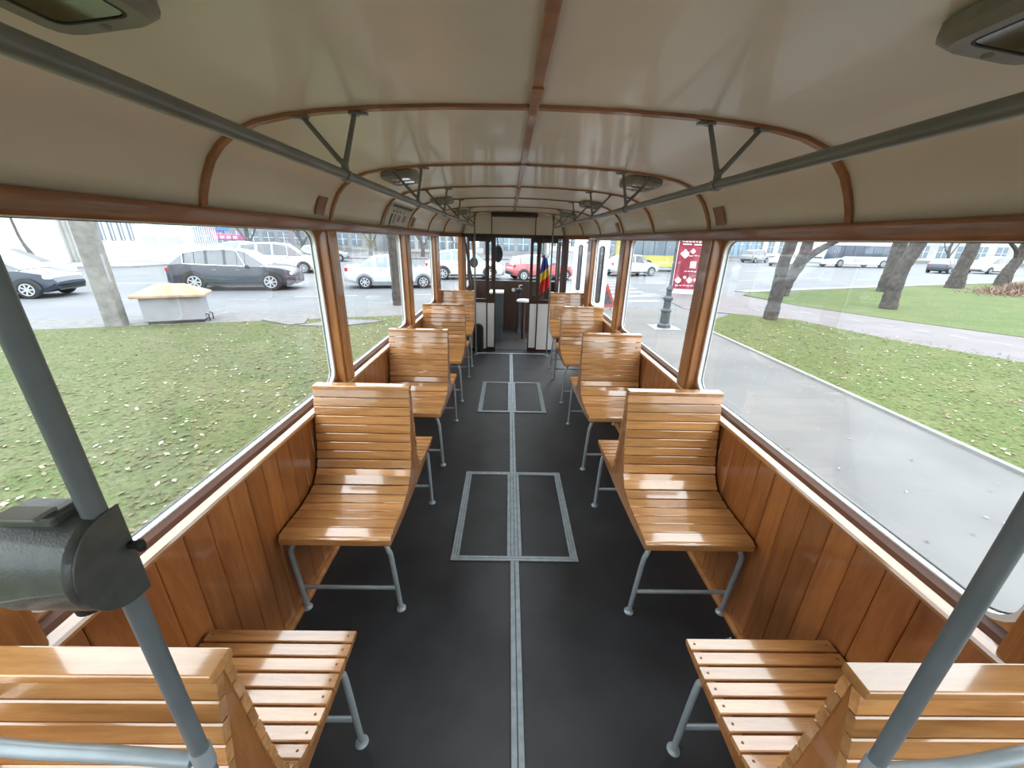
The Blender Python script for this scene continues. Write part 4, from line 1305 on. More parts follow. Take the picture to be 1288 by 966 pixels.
def car(kind, label, loc, heading, paint, name='car', rearlights=True, pale=False, lower=None, group=None, cat='car', flip=False, sc=1.0):
    Lc, Wc, Hc, r, fr, ff, st = KINDS[kind]
    t = thing(name, label, cat, loc, heading, group)
    t.scale = (sc, sc, sc)
    hw = Wc / 2
    zb = 0.20
    body, glass = MB(), MB()
    rings = []
    for f, zs, ztp, wf, ty in st:
        x = (f - 0.5) * Lc
        w = hw * wf
        cabin = ztp - zs > 0.2
        zlow = zb + (0.12 if f < 0.03 or f > 0.97 else 0)
        wt = w * (0.80 if cabin else 0.86)
        rings.append([(x, 0, zlow), (x, w * 0.9, zlow), (x, w, zlow + 0.14), (x, w * 1.0, (zs + zlow) / 2), (x, w * 0.97, zs),
                      (x, wt, ztp - (0.05 if cabin else 0.015)), (x, wt * 0.82, ztp - 0.005), (x, 0, ztp + (0.015 if cabin else 0.01))])
    for i in range(len(st) - 1):
        ty = st[i][4]
        A, B = rings[i], rings[i + 1]
        for sgn in (1, -1):
            for k in range(7):
                q = [A[k], B[k], B[k + 1], A[k + 1]]
                q = [(p[0], p[1] * sgn, p[2]) for p in q]
                isg = (ty == 'g' and k == 4) or (ty == 'w' and k in (4, 5, 6))
                body.add(q, [(0, 1, 2, 3)])
                if isg:
                    c = sum((Vector(p) for p in q), Vector()) / 4
                    nn = (Vector(q[1]) - Vector(q[0])).cross(Vector(q[3]) - Vector(q[0]))
                    if nn.length > 0:
                        nn.normalize()
                        if nn.dot(c - Vector((c.x * (0.8), 0, 0.7))) < 0: nn = -nn
                    sh = 0.93
                    if ty == 'w': sh = 0.97 if k == 4 else 1.0
                    glass.add([c + (Vector(p) - c) * sh + nn * 0.012 for p in q], [(0, 1, 2, 3)])
    for rg in (rings[0], rings[-1]):
        body.add(rg + [(p[0], -p[1], p[2]) for p in rg[::-1]][1:-1], [tuple(range(14))])
    o = body.build('body', paint, t, smooth=True, angle=28)
    bm = bmesh.new(); bm.from_mesh(o.data); bmesh.ops.remove_doubles(bm, verts=bm.verts, dist=0.001); bmesh.ops.recalc_face_normals(bm, faces=bm.faces); bm.to_mesh(o.data); bm.free()
    o.data.set_sharp_from_angle(angle=math.radians(28))
    glass.build('windows', M['carglass_pale'] if pale else M['carglass'], t)
    # trims
    mb = MB()
    for sgn in (1, -1):
        mb.box((0.02 * Lc, sgn * hw * 1.0, zb + 0.07), (Lc * 0.44, 0.03, 0.09))
        for f in (fr, ff):
            x = (f - 0.5) * Lc
            oo = [(x + (r + 0.07) * math.cos(PI * k / 14), r + (r + 0.07) * math.sin(PI * k / 14)) for k in range(15)]
            ii = [(x + (r * 0.5) * math.cos(PI * k / 14), r + (r * 0.5) * math.sin(PI * k / 14)) for k in range(15)]
            mb.prism([(p[0], p[1]) for p in oo] , sgn * (hw * 0.99) - 0.012, sgn * (hw * 0.99) + 0.012, 'Y')
    mb.box((-Lc / 2 + 0.02, 0, zb + 0.22), (0.08, Wc * 0.80, 0.16)); mb.box((Lc / 2 - 0.03, 0, zb + 0.16), (0.06, Wc * 0.7, 0.18))
    mb.build('trim', lower or M['c_black'], t)
    if kind == 'suv':
        for sgn in (1, -1):
            line_ = [Vector((r_[4][0], r_[4][1] * sgn * 1.005, r_[4][2] + 0.015)) for r_, s_ in zip(rings, st) if 0.1 < s_[0] < 0.75]
            top_ = [Vector((r_[5][0], r_[5][1] * sgn * 1.03, r_[5][2] - 0.0)) for r_, s_ in zip(rings, st) if 0.12 < s_[0] < 0.61]
            mb = MB(); mb.tube(line_, 0.018, 6); mb.tube([line_[0]] + top_ + [line_[-1]], 0.014, 6); mb.build('window_chrome', M['chrome'], t)
    for sgn in (1, -1):
        for f in (fr, ff):
            wheel(t, (f - 0.5) * Lc, sgn * (hw - 0.085), r, 0.20, sgn)
        mb = MB(); mb.box((Lc * 0.5 - 0.20, sgn * hw * 0.80, 0.70), (0.24, 0.16, 0.13)); mb.build('headlight', M['lightglass'], t, bevel=0.03)
        mb = MB(); mb.box((-Lc * 0.5 + 0.10, sgn * hw * 0.84, 0.86), (0.14, 0.16, 0.18)); mb.build('tail_light', M['taillight'], t, bevel=0.03)
        mb = MB(); mb.box((Lc * 0.135, sgn * (hw + 0.07), 1.0), (0.10, 0.18, 0.13)); mb.build('wing_mirror', paint, t, bevel=0.03)
        for dx in (-0.10, 0.08):
            mb = MB(); mb.box((dx * Lc - 0.1, sgn * (hw * 1.0), 0.86), (0.16, 0.025, 0.025)); mb.build('door_handle', M['chrome'] if kind == 'suv' else paint, t)
    return t

def facing(dx, dy): return math.atan2(dy, dx)
# midpoint between wheels sits slightly right of the centre of the body
def place(kind, rear, front, label, paint, **kw):
    """rear/front: ground contact of near wheels; car centre lies one half width beyond them"""
    Lc, Wc, Hc, r, fr, ff, st = KINDS[kind]
    a, b_ = Vector((*rear, 0)), Vector((*front, 0))
    d = (b_ - a).normalized()
    mid = (a + b_) / 2 + Vector((-d.y, d.x, 0)) * (Wc / 2 - 0.1)
    off = (0.5 - (fr + ff) / 2) * Lc
    c = mid + d * off
    return car(kind, label, (c.x, c.y, G), facing(d.x, d.y), paint, **kw)
place('suv', (-12.87, 16.25), (-10.1, 16.95), 'dark blue crossover car driving along the road seen in the left window', M['c_dark'])
place('hatch', (-18.95, 12.75), (-16.4, 13.5), 'dark small hatchback car at the far left edge of the left window', M['c_navy'])
place('hatch', (-21.6, 15.4), (-19.6, 16.2), 'silver car mostly hidden behind the dark hatchback', M['c_silver'])
place('van', (-15.6, 24.5), (-12.9, 25.2), 'white minivan behind the dark blue crossover car', M['c_white'])
place('sedan', (-6.60, 18.25), (-4.1, 18.95), 'white sedan with grey lower sides seen through the second left window', M['c_white'], pale=True, lower=M['c_lowergrey'])
place('suv', (-3.85, 23.1), (-1.1, 23.8), 'white tall car seen through the third left window', M['c_white'], pale=True)
place('hatch', (0.95, 23.6), (3.4, 24.4), 'red car seen through the windscreen of the cab', M['c_red'], pale=True)
car('suv', 'white parked car with roof box near the pink signs', (-22.0, 34.2, G), 0.3, M['c_white'], pale=True)
car('hatch', 'pale parked car partly hidden beyond the dark blue crossover', (-17.4, 38.3, G), 0.3, M['c_silver'], pale=True)
car('sedan', 'white small car left of the lamp post seen through the second right window', (9.0, 29.6, G), 0.35, M['c_white'])
car('hatch', 'dark car seen through the third right window', (8.0, 38.0, G), 1.2, M['c_navy'])
car('hatch', 'dark grey car near the zebra crossing, third right window', (11.0, 47.5, G), 1.4, M['c_dark'])
car('sedan', 'white car on the far road left of the white and blue bus', (34.2, 49.5, G), PI + 0.5, M['c_white'])
car('van', 'silver car parked by the blue shopfronts beyond the road', (36.0, 58.5, G), 0.5, M['c_silver'])
car('hatch', 'dark car parked beyond the reddish tree trunk', (47.0, 38.5 + 4, G), 0.4, M['c_navy'])
car('van', 'white car parked between the two rightmost trees', (53.0, 41.5 + 2, G), PI + 0.2, M['c_white'])
car('hatch', 'white car parked far right behind the rightmost tree', (57.5, 39.5, G), 0.2, M['c_white'])

def bus(label, loc, heading, Lb, upper, lower_m, name='bus', sign=True, nwin=6):
    t = thing(name, label, 'bus', loc, heading)
    W, Hh = 2.5, 3.0
    mb = MB(); mb.prism([(-Lb / 2, 0.35), (Lb / 2 - 0.10, 0.35), (Lb / 2, 0.6), (Lb / 2 - 0.02, 1.3), (Lb / 2 - 0.28, 2.9), (Lb / 2 - 0.5, Hh), (-Lb / 2 + 0.1, Hh), (-Lb / 2, 2.8)], -W / 2, W / 2, 'Y')
    mb.build('body', lower_m, t, bevel=0.06)
    for sgn in (-1, 1):
        mb = MB()
        mb.prism([(-Lb / 2 + 0.4, 1.35), (Lb / 2 - 2.9, 1.35), (Lb / 2 - 2.5, 1.15), (Lb / 2 - 0.1, 0.95), (Lb / 2 - 0.36, 2.6), (-Lb / 2 + 0.4, 2.6)], sgn * W / 2 - 0.02, sgn * W / 2 + 0.02, 'Y')
        wd = mb.build('side_glazing', upper, t)
        mb = MB()
        for k in range(nwin + 1):
            x = -Lb / 2 + 0.4 + k * (Lb - 3.0) / nwin
            mb.box((x, sgn * (W / 2 + 0.02), 1.97), (0.05, 0.02, 1.2))
        mb.build('window_bar', M['c_black'], wd)
        for f in (-0.28, 0.27):
            wheel(t, f * Lb, sgn * (W / 2 - 0.1), 0.48, 0.28, sgn)
    R_ = Matrix.Rotation(-0.16, 3, 'Y')
    mb = MB(); mb.box((Lb / 2 - 0.14, 0, 1.75), (0.06, W * 0.90, 1.5), R_); mb.build('windscreen', upper, t, bevel=0.02)
    if sign:
        mb = MB(); mb.box((Lb / 2 - 0.30, 0, 2.72), (0.06, W * 0.7, 0.24)); mb.build('destination_sign', M['bus_sign'], t)
        mb = MB(); mb.box((0, 0, Hh + 0.12), (Lb * 0.6, W * 0.7, 0.26)); mb.build('roof_pod', M['bus_white'], t, bevel=0.05)
        for k, x in enumerate((-0.9, -0.5, -0.1, 0.3)):
            for sgn in (-1, 1):
                mb = MB()
                mb.box((x + 0.8, sgn * (W / 2 + 0.005), 0.78), (0.22, 0.02, 0.06)); mb.box((x + 0.72, sgn * (W / 2 + 0.005), 0.9), (0.06, 0.02, 0.30))
                mb.build('side_lettering', M['facade_grey'], t)
    if not sign:
        mb = MB(); mb.box((0, 0, Hh + 0.06), (Lb * 0.96, W * 0.96, 0.30)); mb.build('roof_fairing', M['bus_white'], t, bevel=0.05)
    for sgn in (-1, 1):
        mb = MB(); mb.box((Lb / 2 - 0.06, sgn * 0.95, 0.75), (0.12, 0.32, 0.2)); mb.build('headlight', M['lightglass'], t, bevel=0.03)
    return t
bus('white city bus with dark blue windows beyond the trees on the right', (44.2, 51.2, G), PI + 0.10, 11.0, M['bus_glass'], M['bus_white'])
bus('yellow and cream trolleybus behind the red poster stand', (14.2, 35.6, G), 0.12, 9.0, M['win_dark'], M['bus_yellow'], sign=False)

# ---------------------------------------------------------------- street things
# concrete pole on the left
t = thing('concrete_pole', 'square weathered concrete utility pole by the pale kiosk on the left', 'pole', (-9.84, 9.62, G))
mb = MB(); mb.prism([(-0.19, -0.14), (0.19, -0.14), (0.19, 0.14), (-0.19, 0.14)], 0, 7.0, 'Z')
o = mb.build('shaft', M['concrete'], t, bevel=0.03)
o.rotation_euler = (0, 0, 0.2)
mb = MB(); mb.prism([(0.191, -0.10), (0.196, -0.10), (0.196, -0.02), (0.191, -0.02)], 1.1, 1.75, 'Z')
mb.build('torn_poster', M['bin_white'], t).rotation_euler = (0, 0, 0.2)
# kiosk box with orange tarp
t = thing('street_kiosk', 'pale box stand under a peaked orange cover at the road edge', 'kiosk', (-8.82, 10.30, G), 0.45)
t.scale = (0.80, 0.85, 1)
mb = MB(); mb.b2(-0.78, 0.78, -0.42, 0.42, 0.10, 0.72); mb.build('body', M['bin_white'], t, bevel=0.02)
mb = MB(); mb.b2(-0.70, 0.72, -0.40, 0.40, 0.0, 0.10); mb.build('base', M['dark_metal'], t)
mb = MB(); mb.add([(-0.95, -0.55, 0.70), (0.95, -0.55, 0.70), (0.95, 0.55, 0.70), (-0.95, 0.55, 0.70), (-0.95, -0.55, 0.77), (0.95, -0.55, 0.77), (0.95, 0.55, 0.77), (-0.95, 0.55, 0.77), (-0.35, 0, 1.02), (0.35, 0, 1.02)],
                  [(0, 3, 2, 1), (0, 1, 5, 4), (1, 2, 6, 5), (2, 3, 7, 6), (3, 0, 4, 7), (4, 5, 9, 8), (5, 6, 9), (6, 7, 8, 9), (7, 4, 8)])
mb.build('cover', M['tarp'], t, bevel=0.02)
for x, y in ((0.83, -0.2), (0.86, 0.15)):
    mb = MB(); mb.tube([(x - 0.05, y, 0.22), (x + 0.03, y, 0.2), (x + 0.03, y, 0.0)], 0.02, 8); mb.build('stand_foot', M['dark_metal'], t)

# street lamp post
t = thing('street_lamp', 'ornate grey cast iron lamp post on the path, second right window', 'street lamp', (4.52, 10.9, G))
mb = MB(); mb.lathe([(0.18, 0), (0.18, 0.10), (0.13, 0.14), (0.12, 0.45), (0.14, 0.47), (0.14, 0.52), (0.10, 0.56), (0.095, 0.78), (0.13, 0.80), (0.13, 0.86), (0.075, 0.92), (0.07, 1.05), (0.09, 1.07), (0.09, 1.12), (0.045, 1.2)], 20)
mb.build('base', M['lamp_iron'], t, smooth=True)
mb = MB(); mb.tube([(0, 0, 1.15), (0, 0, 4.2)], [0.042, 0.03], 14); mb.build('shaft', M['lamp_iron'], t, smooth=True)
mb = MB(); mb.lathe([(0.05, 4.2), (0.06, 4.25), (0.14, 4.5), (0.16, 4.52), (0.05, 4.7), (0.01, 4.78)], 14); mb.build('lantern', M['lamp_iron'], t, smooth=True)
mb = MB(); mb.b2(-0.38, 0.38, -0.38, 0.38, -0.05, 0.022); mb.build('footing', M['kerb'], t)

# red poster stand
t = thing('poster_stand', 'tall red printed poster panel on a white base beside the lamp post', 'poster stand', (8.55, 18.85, G), -0.25)
mb = MB(); mb.b2(-0.62, 0.62, -0.10, 0.10, 0.0, 0.22); mb.build('base', M['poster_white'], t, bevel=0.02)
mb = MB(); mb.b2(-0.64, 0.64, -0.09, 0.09, 0.22, 3.0); mb.build('panel_frame', M['poster_white'], t, bevel=0.02)
mb = MB(); mb.b2(-0.60, 0.60, -0.10, -0.0905, 0.26, 2.95); ps = mb.build('poster', M['poster_red'], t)
rnd = random.Random(3)
def poster_print(z, h, n, nm='print', x0=-0.5, x1=0.5):
    mb = MB()
    xs_ = x0
    w = (x1 - x0) / n
    for k in range(n):
        ww = w * rnd.uniform(0.55, 0.85)
        mb.box((x0 + w * (k + 0.5), -0.1035, z + rnd.uniform(-.01, .01)), (ww, 0.004, h * rnd.uniform(0.8, 1.1)))
    mb.build(nm, M['poster_white'], ps)
poster_print(2.72, 0.05, 3)
poster_print(2.45, 0.17, 7)
poster_print(2.27, 0.05, 2)
poster_print(1.78, 0.035, 3, x0=-0.1)
poster_print(1.08, 0.035, 5, x0=-0.2)
poster_print(0.42, 0.04, 6)
for (x, z, r_) in ((-0.28, 1.86, 0.17), (0.05, 1.98, 0.10), (-0.40, 0.66, 0.13), (0.10, 0.68, 0.12), (0.42, 0.70, 0.12), (-0.12, 0.8, 0.07)):
    mb = MB(); mb.prism([(x + r_ * (1 + 0.25 * math.sin(k * 2.1)) * math.cos(2 * PI * k / 14), z + r_ * (1 + 0.25 * math.cos(k * 1.7)) * math.sin(2 * PI * k / 14)) for k in range(14)], -0.105, -0.1005, 'Y')
    mb.build('picture', M['poster_white'], ps)
mb = MB(); mb.box((0.15, -0.1035, 1.38), (0.26, 0.004, 0.3)); mb.build('picture', M['poster_white'], ps)

# triangle shaped sign back seen by the doors
t = thing('road_work_sign', 'dark red folding triangle sign beyond the third right window', 'sign', (3.45, 13.6, G), 0.3)
mb = MB(); mb.ring([(-0.42, 0.12), (0.42, 0.12), (0, 0.95)], [(-0.26, 0.22), (0.26, 0.22), (0, 0.72)], -0.015, 0.015, 'Y'); mb.build('triangle_rim', M['c_red'], t)
mb = MB(); mb.prism([(-0.25, 0.225), (0.25, 0.225), (0, 0.71)], -0.008, 0.008, 'Y'); mb.build('triangle_plate', M['lamp_iron'], t)
for sx in (-1, 1):
    mb = MB(); mb.tube([(sx * 0.3, 0.05, 0.15), (sx * 0.34, 0.25, 0.0)], 0.015, 8); mb.build('leg', M['lamp_iron'], t)

# trees
def tree(loc, pts, radii, label, branches=(), mat='bark', rough=0.25, name='bare_tree', group=None, crown=True):
    t = thing(name, label, 'tree', loc, 0, group)
    rr = random.Random(int(abs(loc[0]) * 100))
    def limb(pts, radii, nm, n=14, parent=t):
        P = catmull_3([Vector(p) for p in pts], 8)
        rs = []
        for i in range(len(P)):
            f = i / (len(P) - 1) * (len(radii) - 1)
            a = int(min(f, len(radii) - 2)); rs.append(radii[a] + (radii[a + 1] - radii[a]) * (f - a))
        rs = [x * (1 + rr.uniform(-0.06, 0.06)) for x in rs]
        mb = MB(); mb.tube(P, rs, n)
        return mb.build(nm, M[mat], parent, smooth=True, angle=80)
    tk = limb(pts, radii, 'trunk')
    for bp, br in branches:
        limb(bp, br, 'branch', 10)
    if crown:
        mb = MB()
        tips = [Vector(pts[-1])] + [Vector(bp[-1]) for bp, _ in branches]
        for tip in tips:
            for k in range(16):
                a = rr.uniform(0, 2 * PI); ln = rr.uniform(1.2, 3.0)
                e = tip + Vector((math.cos(a) * ln * 0.6, math.sin(a) * ln * 0.6, ln * rr.uniform(0.5, 1)))
                m_ = tip.lerp(e, 0.5) + Vector((rr.uniform(-.2, .2), rr.uniform(-.2, .2), 0))
                mb.tube([tip, m_, e], [0.05, 0.03, 0.012], 5, False)
                for q in range(5):
                    b_ = m_.lerp(e, rr.random()); e2 = b_ + Vector((rr.uniform(-.7, .7), rr.uniform(-.7, .7), rr.uniform(0.1, .8)))
                    mb.tube([b_, e2], [0.016, 0.006], 4, False)
        mb.build('twigs', M['twig'], t)['kind'] = 'stuff'
    return t
tree((8.62, 12.45, G), [(0, 0, -0.1), (0.03, 0.02, 0.9), (0.0, 0.03, 1.8), (0.10, 0.04, 2.6), (0.2, 0.1, 4.6)], [0.21, 0.19, 0.165, 0.165, 0.13], 'dark bare tree trunk nearest the viewer in the right window')
tree((13.4, 18.9, G), [(0, 0, -0.1), (0.12, 0.05, 0.7), (0.48, 0.1, 1.5), (0.62, 0.1, 2.4), (0.7, 0.2, 4.8)], [0.27, 0.26, 0.26, 0.23, 0.18], 'forked dark bare tree just behind the nearest trunk on the right',
     branches=[([(0.45, 0.1, 1.45), (0.95, 0.1, 1.95), (1.7, 0.1, 2.45), (2.7, 0.1, 3.0)], [0.2, 0.17, 0.13, 0.09])])
tree((15.3, 15.35, G), [(0, 0, -0.1), (0.0, 0.05, 0.9), (0.12, 0.1, 1.7), (0.42, 0.15, 2.6), (0.7, 0.2, 4.5)], [0.30, 0.25, 0.23, 0.24, 0.2], 'thick mid-lawn bare tree, its trunk crossing the one behind, in front of the bus')
tree((21.3, 21.8, G), [(0, 0, -0.1), (0.0, 0.05, 1.2), (-0.1, 0.1, 2.6), (0.1, 0.2, 5)], [0.50, 0.40, 0.30, 0.25], 'thick bare trunk standing directly behind the thick mid-lawn tree')
tree((28.7, 25.0, G), [(0, 0, -0.1), (0.05, 0.05, 1.1), (0.2, 0.1, 2.2), (0.3, 0.2, 3.4), (0.4, 0.2, 5.2)], [0.50, 0.36, 0.33, 0.32, 0.25], 'bare tree with a reddish patch on its trunk, beyond the bus')
tree((34.6, 27.3, G), [(0, 0, -0.1), (0.12, 0.05, 1.0), (0.5, 0.1, 2.0), (0.8, 0.2, 4.2)], [0.46, 0.33, 0.28, 0.25], 'rightmost bare tree leaning beside the brown shrub',
     branches=[([(0.4, 0.1, 1.9), (0.1, 0.1, 2.4), (-0.6, 0.1, 2.9)], [0.18, 0.13, 0.09])])
tree((40, 40, G), [(0, 0, -0.1), (0.1, 0, 1.8), (0.4, 0, 4.2)], [0.4, 0.3, 0.25], 'far bare trunk left of the reddish patched tree', mat='bark_far')
tree((-3.95, 13.9, G), [(0, 0, -0.1), (0.0, 0, 1.0), (-0.03, 0.0, 2.4), (-0.05, 0.1, 4.6)], [0.19, 0.165, 0.16, 0.13], 'dark mossy trunk in front of the white sedan in the second left window')
tree((-28.9, 25.0, G), [(0, 0, -0.1), (-0.4, 0, 0.7), (-0.7, 0, 1.5), (-0.8, 0, 2.3), (-0.85, 0, 4)], [0.25, 0.12, 0.07, 0.06, 0.05], 'thin leaning bare tree against the white wall on the far left', mat='bark_far', crown=False)
k = 0
for (x, y, lab) in ((-25.4, 39.6, 'first of the hazy bare trees beyond the dark blue crossover'), (-22.6, 44.5, 'second hazy bare tree, right above the crossover roof'), (-16.6, 48.5, 'hazy bare tree behind the white minivan'),
                    (-10.5, 49, 'hazy bare tree at the right end of the near left window'), (-6.8, 52, 'hazy dark tree at the left of the second left window'), (24.5, 62, 'hazy tree before the blue shopfronts on the right'),
                    (58, 62, 'hazy bare tree between the far parked cars'), (66, 60, 'hazy bare tree at the far right background')):
    tree((x, y, G), [(0, 0, -0.1), (0.1, 0, 1.2), (0.2 * (-1) ** k, 0, 2.6), (0.1, 0, 4.4)], [0.26, 0.2, 0.17, 0.12], lab, mat='bark_far',
         branches=[([(0.1, 0, 1.2), (0.8, 0.2, 2.4), (1.3, 0.2, 3.6)], [0.1, 0.07, 0.04]), ([(0.1, 0, 1.5), (-0.7, 0.2, 2.6), (-1.2, 0.2, 3.7)], [0.1, 0.07, 0.04])], group='hazy background trees')
    k += 1
# shrub
t = thing('dry_shrub', 'low brown leafless shrub on the far right lawn', 'shrub', (28.6, 21.7, G))
mb = MB()
rr = random.Random(5)
for k in range(420):
    a = rr.uniform(0, 2 * PI); d = abs(rr.gauss(0, 1.0)); x, y = math.cos(a) * d * 1.5, math.sin(a) * d * 0.7
    h_ = max(0.15, 0.75 - 0.25 * d) * rr.uniform(0.6, 1.1)
    mb.tube([(x, y, 0), (x + rr.uniform(-.1, .1), y, h_ * 0.5), (x + rr.uniform(-.35, .35), y + rr.uniform(-.2, .2), h_)], [0.03, 0.022, 0.01], 4, False)
tw = mb.build('twigs', M['shrub'], t); tw['kind'] = 'stuff'

# ---------------------------------------------------------------- buildings
def building(label, x0, y0, x1, y1, h, wall, rows=(), depth=2.5, name='building', cat='building', base=None):
    """facade from (x0,y0) to (x1,y1), body extends behind it"""
    a, b_ = Vector((x0, y0, 0)), Vector((x1, y1, 0))
    Lw = (b_ - a).length
    t = thing(name, label, cat, (x0, y0, G), facing(x1 - x0, y1 - y0))
    mb = MB(); mb.b2(0, Lw, 0, depth, 0, h); mb.build('wall', wall, t)
    for (u0, u1, z0, z1, nn, mat, gap) in rows:
        w = (u1 - u0) / nn
        for k in range(nn):
            mb = MB(); mb.b2(u0 + w * k + gap / 2, u0 + w * (k + 1) - gap / 2, -0.06, 0.04, z0, z1)
            wd = mb.build('window', M[mat], t)
            mb = MB(); c = u0 + w * (k + 0.5)
            mb.b2(c - 0.04, c + 0.04, -0.09, -0.055, z0, z1); mb.b2(u0 + w * k + gap / 2, u0 + w * (k + 1) - gap / 2, -0.09, -0.055, (z0 + z1) / 2 - 0.03, (z0 + z1) / 2 + 0.03)
            mb.build('window_bar', M['fence_bar'], wd)
    if base:
        mb = MB(); mb.b2(-0.05, Lw + 0.05, -0.12, 0, 0, base); mb.build('plinth', M['concrete'], t)
    return t
building('white plain building at the far left beyond the road', -44, 20.2, -30.6, 28.2, 9, M['stone_white'], depth=0.8)
t = building('white building with tall barred windows behind the concrete pole', -30.2, 28.6, -28.5, 31.8, 9, M['stone_white'], [(0.2, 3.4, 1.6, 4.4, 6, 'win_dark', 0.28)], depth=3)
# fence on a low wall with railing bars
t = thing('railing_fence', 'pale vertical bar railing on a white wall left of the pink signs', 'fence', (-29.0, 32.6, G + 0.12), facing(0.2, 5.0))
mb = MB(); mb.b2(0, 6.4, -1.2, -1.0, 0, 1.0); mb.build('low_wall', M['stone_white'], t)
mb = MB(); mb.b2(0, 6.4, -1.14, -1.06, 2.6, 2.68); mb.b2(0, 6.4, -1.14, -1.06, 1.1, 1.16)
for k in range(26):
    mb.b2(0.25 * k, 0.25 * k + 0.07, -1.13, -1.07, 1.0, 2.6)
mb.build('bars', M['fence_bar'], t)
t = thing('outdoor_stairs', 'white staircase with sloping handrails beside the bar railing', 'stairs', (-26.6, 31.4, G + 0.12), facing(5.0, -1.0))
mb = MB()
for k in range(7):
    mb.b2(0.36 * k, 2.8, -1, 1, 0.16 * (6 - k), 0.16 * (7 - k))
mb = MB()
for k in range(7):
    mb.b2(0, 2.8 - 0.36 * k, -1, 1, 0.16 * k, 0.16 * (k + 1))
mb.build('steps', M['stone_white'], t)
for yy in (-1, 1):
    mb = MB(); mb.tube([(0.2, yy, 2.0), (2.9, yy, 0.9)], 0.035, 8)
    for f in (0.0, 0.33, 0.66, 1.0): mb.tube([(0.2 + 2.7 * f, yy, 2.0 - 1.1 * f), (0.2 + 2.7 * f, yy, max(0, 1.1 - 1.1 * f))], 0.025, 6)
    mb.build('handrail', M['fence_bar'], t)
building('long grey apartment block across the junction', -46, 60, -17.5, 66.5, 12, M['facade_grey'], [(0.5, 25.5, 1.0, 2.6, 12, 'win_dark', 0.7), (0.5, 25.5, 3.6, 5.2, 12, 'win_dark', 0.7)], base=0.5)
building('pale facade with shop windows behind the white sedan', -16, 58, -5.0, 60, 12, M['facade_beige'], [(0.6, 11.4, 0.8, 2.9, 5, 'win_dark', 0.5), (0.6, 11.4, 3.8, 5.2, 6, 'win_dark', 0.7)], base=0.4)
building('pale blue grey house seen through the third left window', -3.9, 62, 5.6, 62.5, 12, M['facade_grey'], [(0.6, 9.4, 0.8, 2.6, 4, 'carglass_pale', 0.6), (0.6, 9.4, 3.6, 5.0, 4, 'carglass_pale', 0.7)])
building('white building seen through the windscreen beyond the red car', 6.4, 95, 24, 97, 9, M['stone_white'], [(0.6, 17.0, 1.2, 3.0, 7, 'carglass_pale', 1.2)])
building('grey shop row behind the yellow trolleybus', 12, 66, 28, 68, 12, M['facade_grey'], [(0.6, 15.5, 0.8, 3.0, 6, 'win_dark', 0.6)], base=0.4)
building('blue glazed shopfront building left of the white bus', 31, 66.0, 44.5, 71.5, 12, M['facade_blue'], [(0.4, 3.4, 0.6, 5.0, 1, 'win_dark', 0.1), (4.4, 15, 0.8, 4.2, 5, 'carglass_pale', 1.0)], base=0.5)
building('pale building behind the white bus and trees', 48, 80, 74, 90, 12, M['stone_white'], [(0.6, 27, 1.0, 3.2, 8, 'win_dark', 1.6), (0.6, 27, 4.4, 6.0, 8, 'win_dark', 1.8)], base=0.5)
building('beige building in the far right background', 72, 72, 98, 66, 12, M['facade_beige'], [(0.6, 26, 1.0, 3.0, 9, 'win_dark', 1.4), (0.6, 26, 4.4, 6.0, 9, 'win_dark', 1.6)], base=0.5)
building('grey building beyond the junction behind the tram nose', -8, 110, 14, 112, 14, M['facade_grey'], [(0.6, 21, 1.2, 3.0, 7, 'carglass_pale', 1.2)])
# signs
t = thing('shop_sign', 'blue and magenta shop sign board on posts beyond the road', 'sign', (-31.2, 42.6, G), 0.3)
mb = MB(); mb.b2(-0.2, 1.3, -0.1, 0.1, 2.3, 3.1); mb.build('magenta_board', M['magenta'], t)
mb = MB(); mb.b2(0.9, 2.0, -0.16, 0.04, 2.5, 3.4); mb.build('blue_board', M['signblue'], t)
mb = MB(); mb.b2(1.1, 1.75, -0.18, -0.161, 2.8, 3.1); mb.build('white_print', M['poster_white'], t)
mb = MB(); mb.tube([(0.4, 0, 0), (0.4, 0, 2.3)], 0.06, 8); mb.tube([(1.5, 0, 0), (1.5, 0, 2.5)], 0.06, 8); mb.build('posts', M['lamp_iron'], t)
t = thing('pink_awning', 'pink market awning with white scalloped print left of the hazy trees', 'awning', (-29.9, 41.6, G), 0.2)
mb = MB(); mb.b2(0, 2.6, -0.5, 0.8, 1.6, 2.15); mb.build('canopy', M['magenta'], t, bevel=0.05)
mb = MB()
for k in range(4): mb.b2(0.25 + 0.58 * k, 0.62 + 0.58 * k, -0.53, -0.505, 1.75, 2.0)
mb.build('print', M['poster_white'], t)
for x in (0.1, 2.5):
    mb = MB(); mb.tube([(x, 0, 0), (x, 0, 1.6)], 0.05, 8); mb.build('post', M['lamp_iron'], t)
# pedestrian in red by the minivan (small, distant)

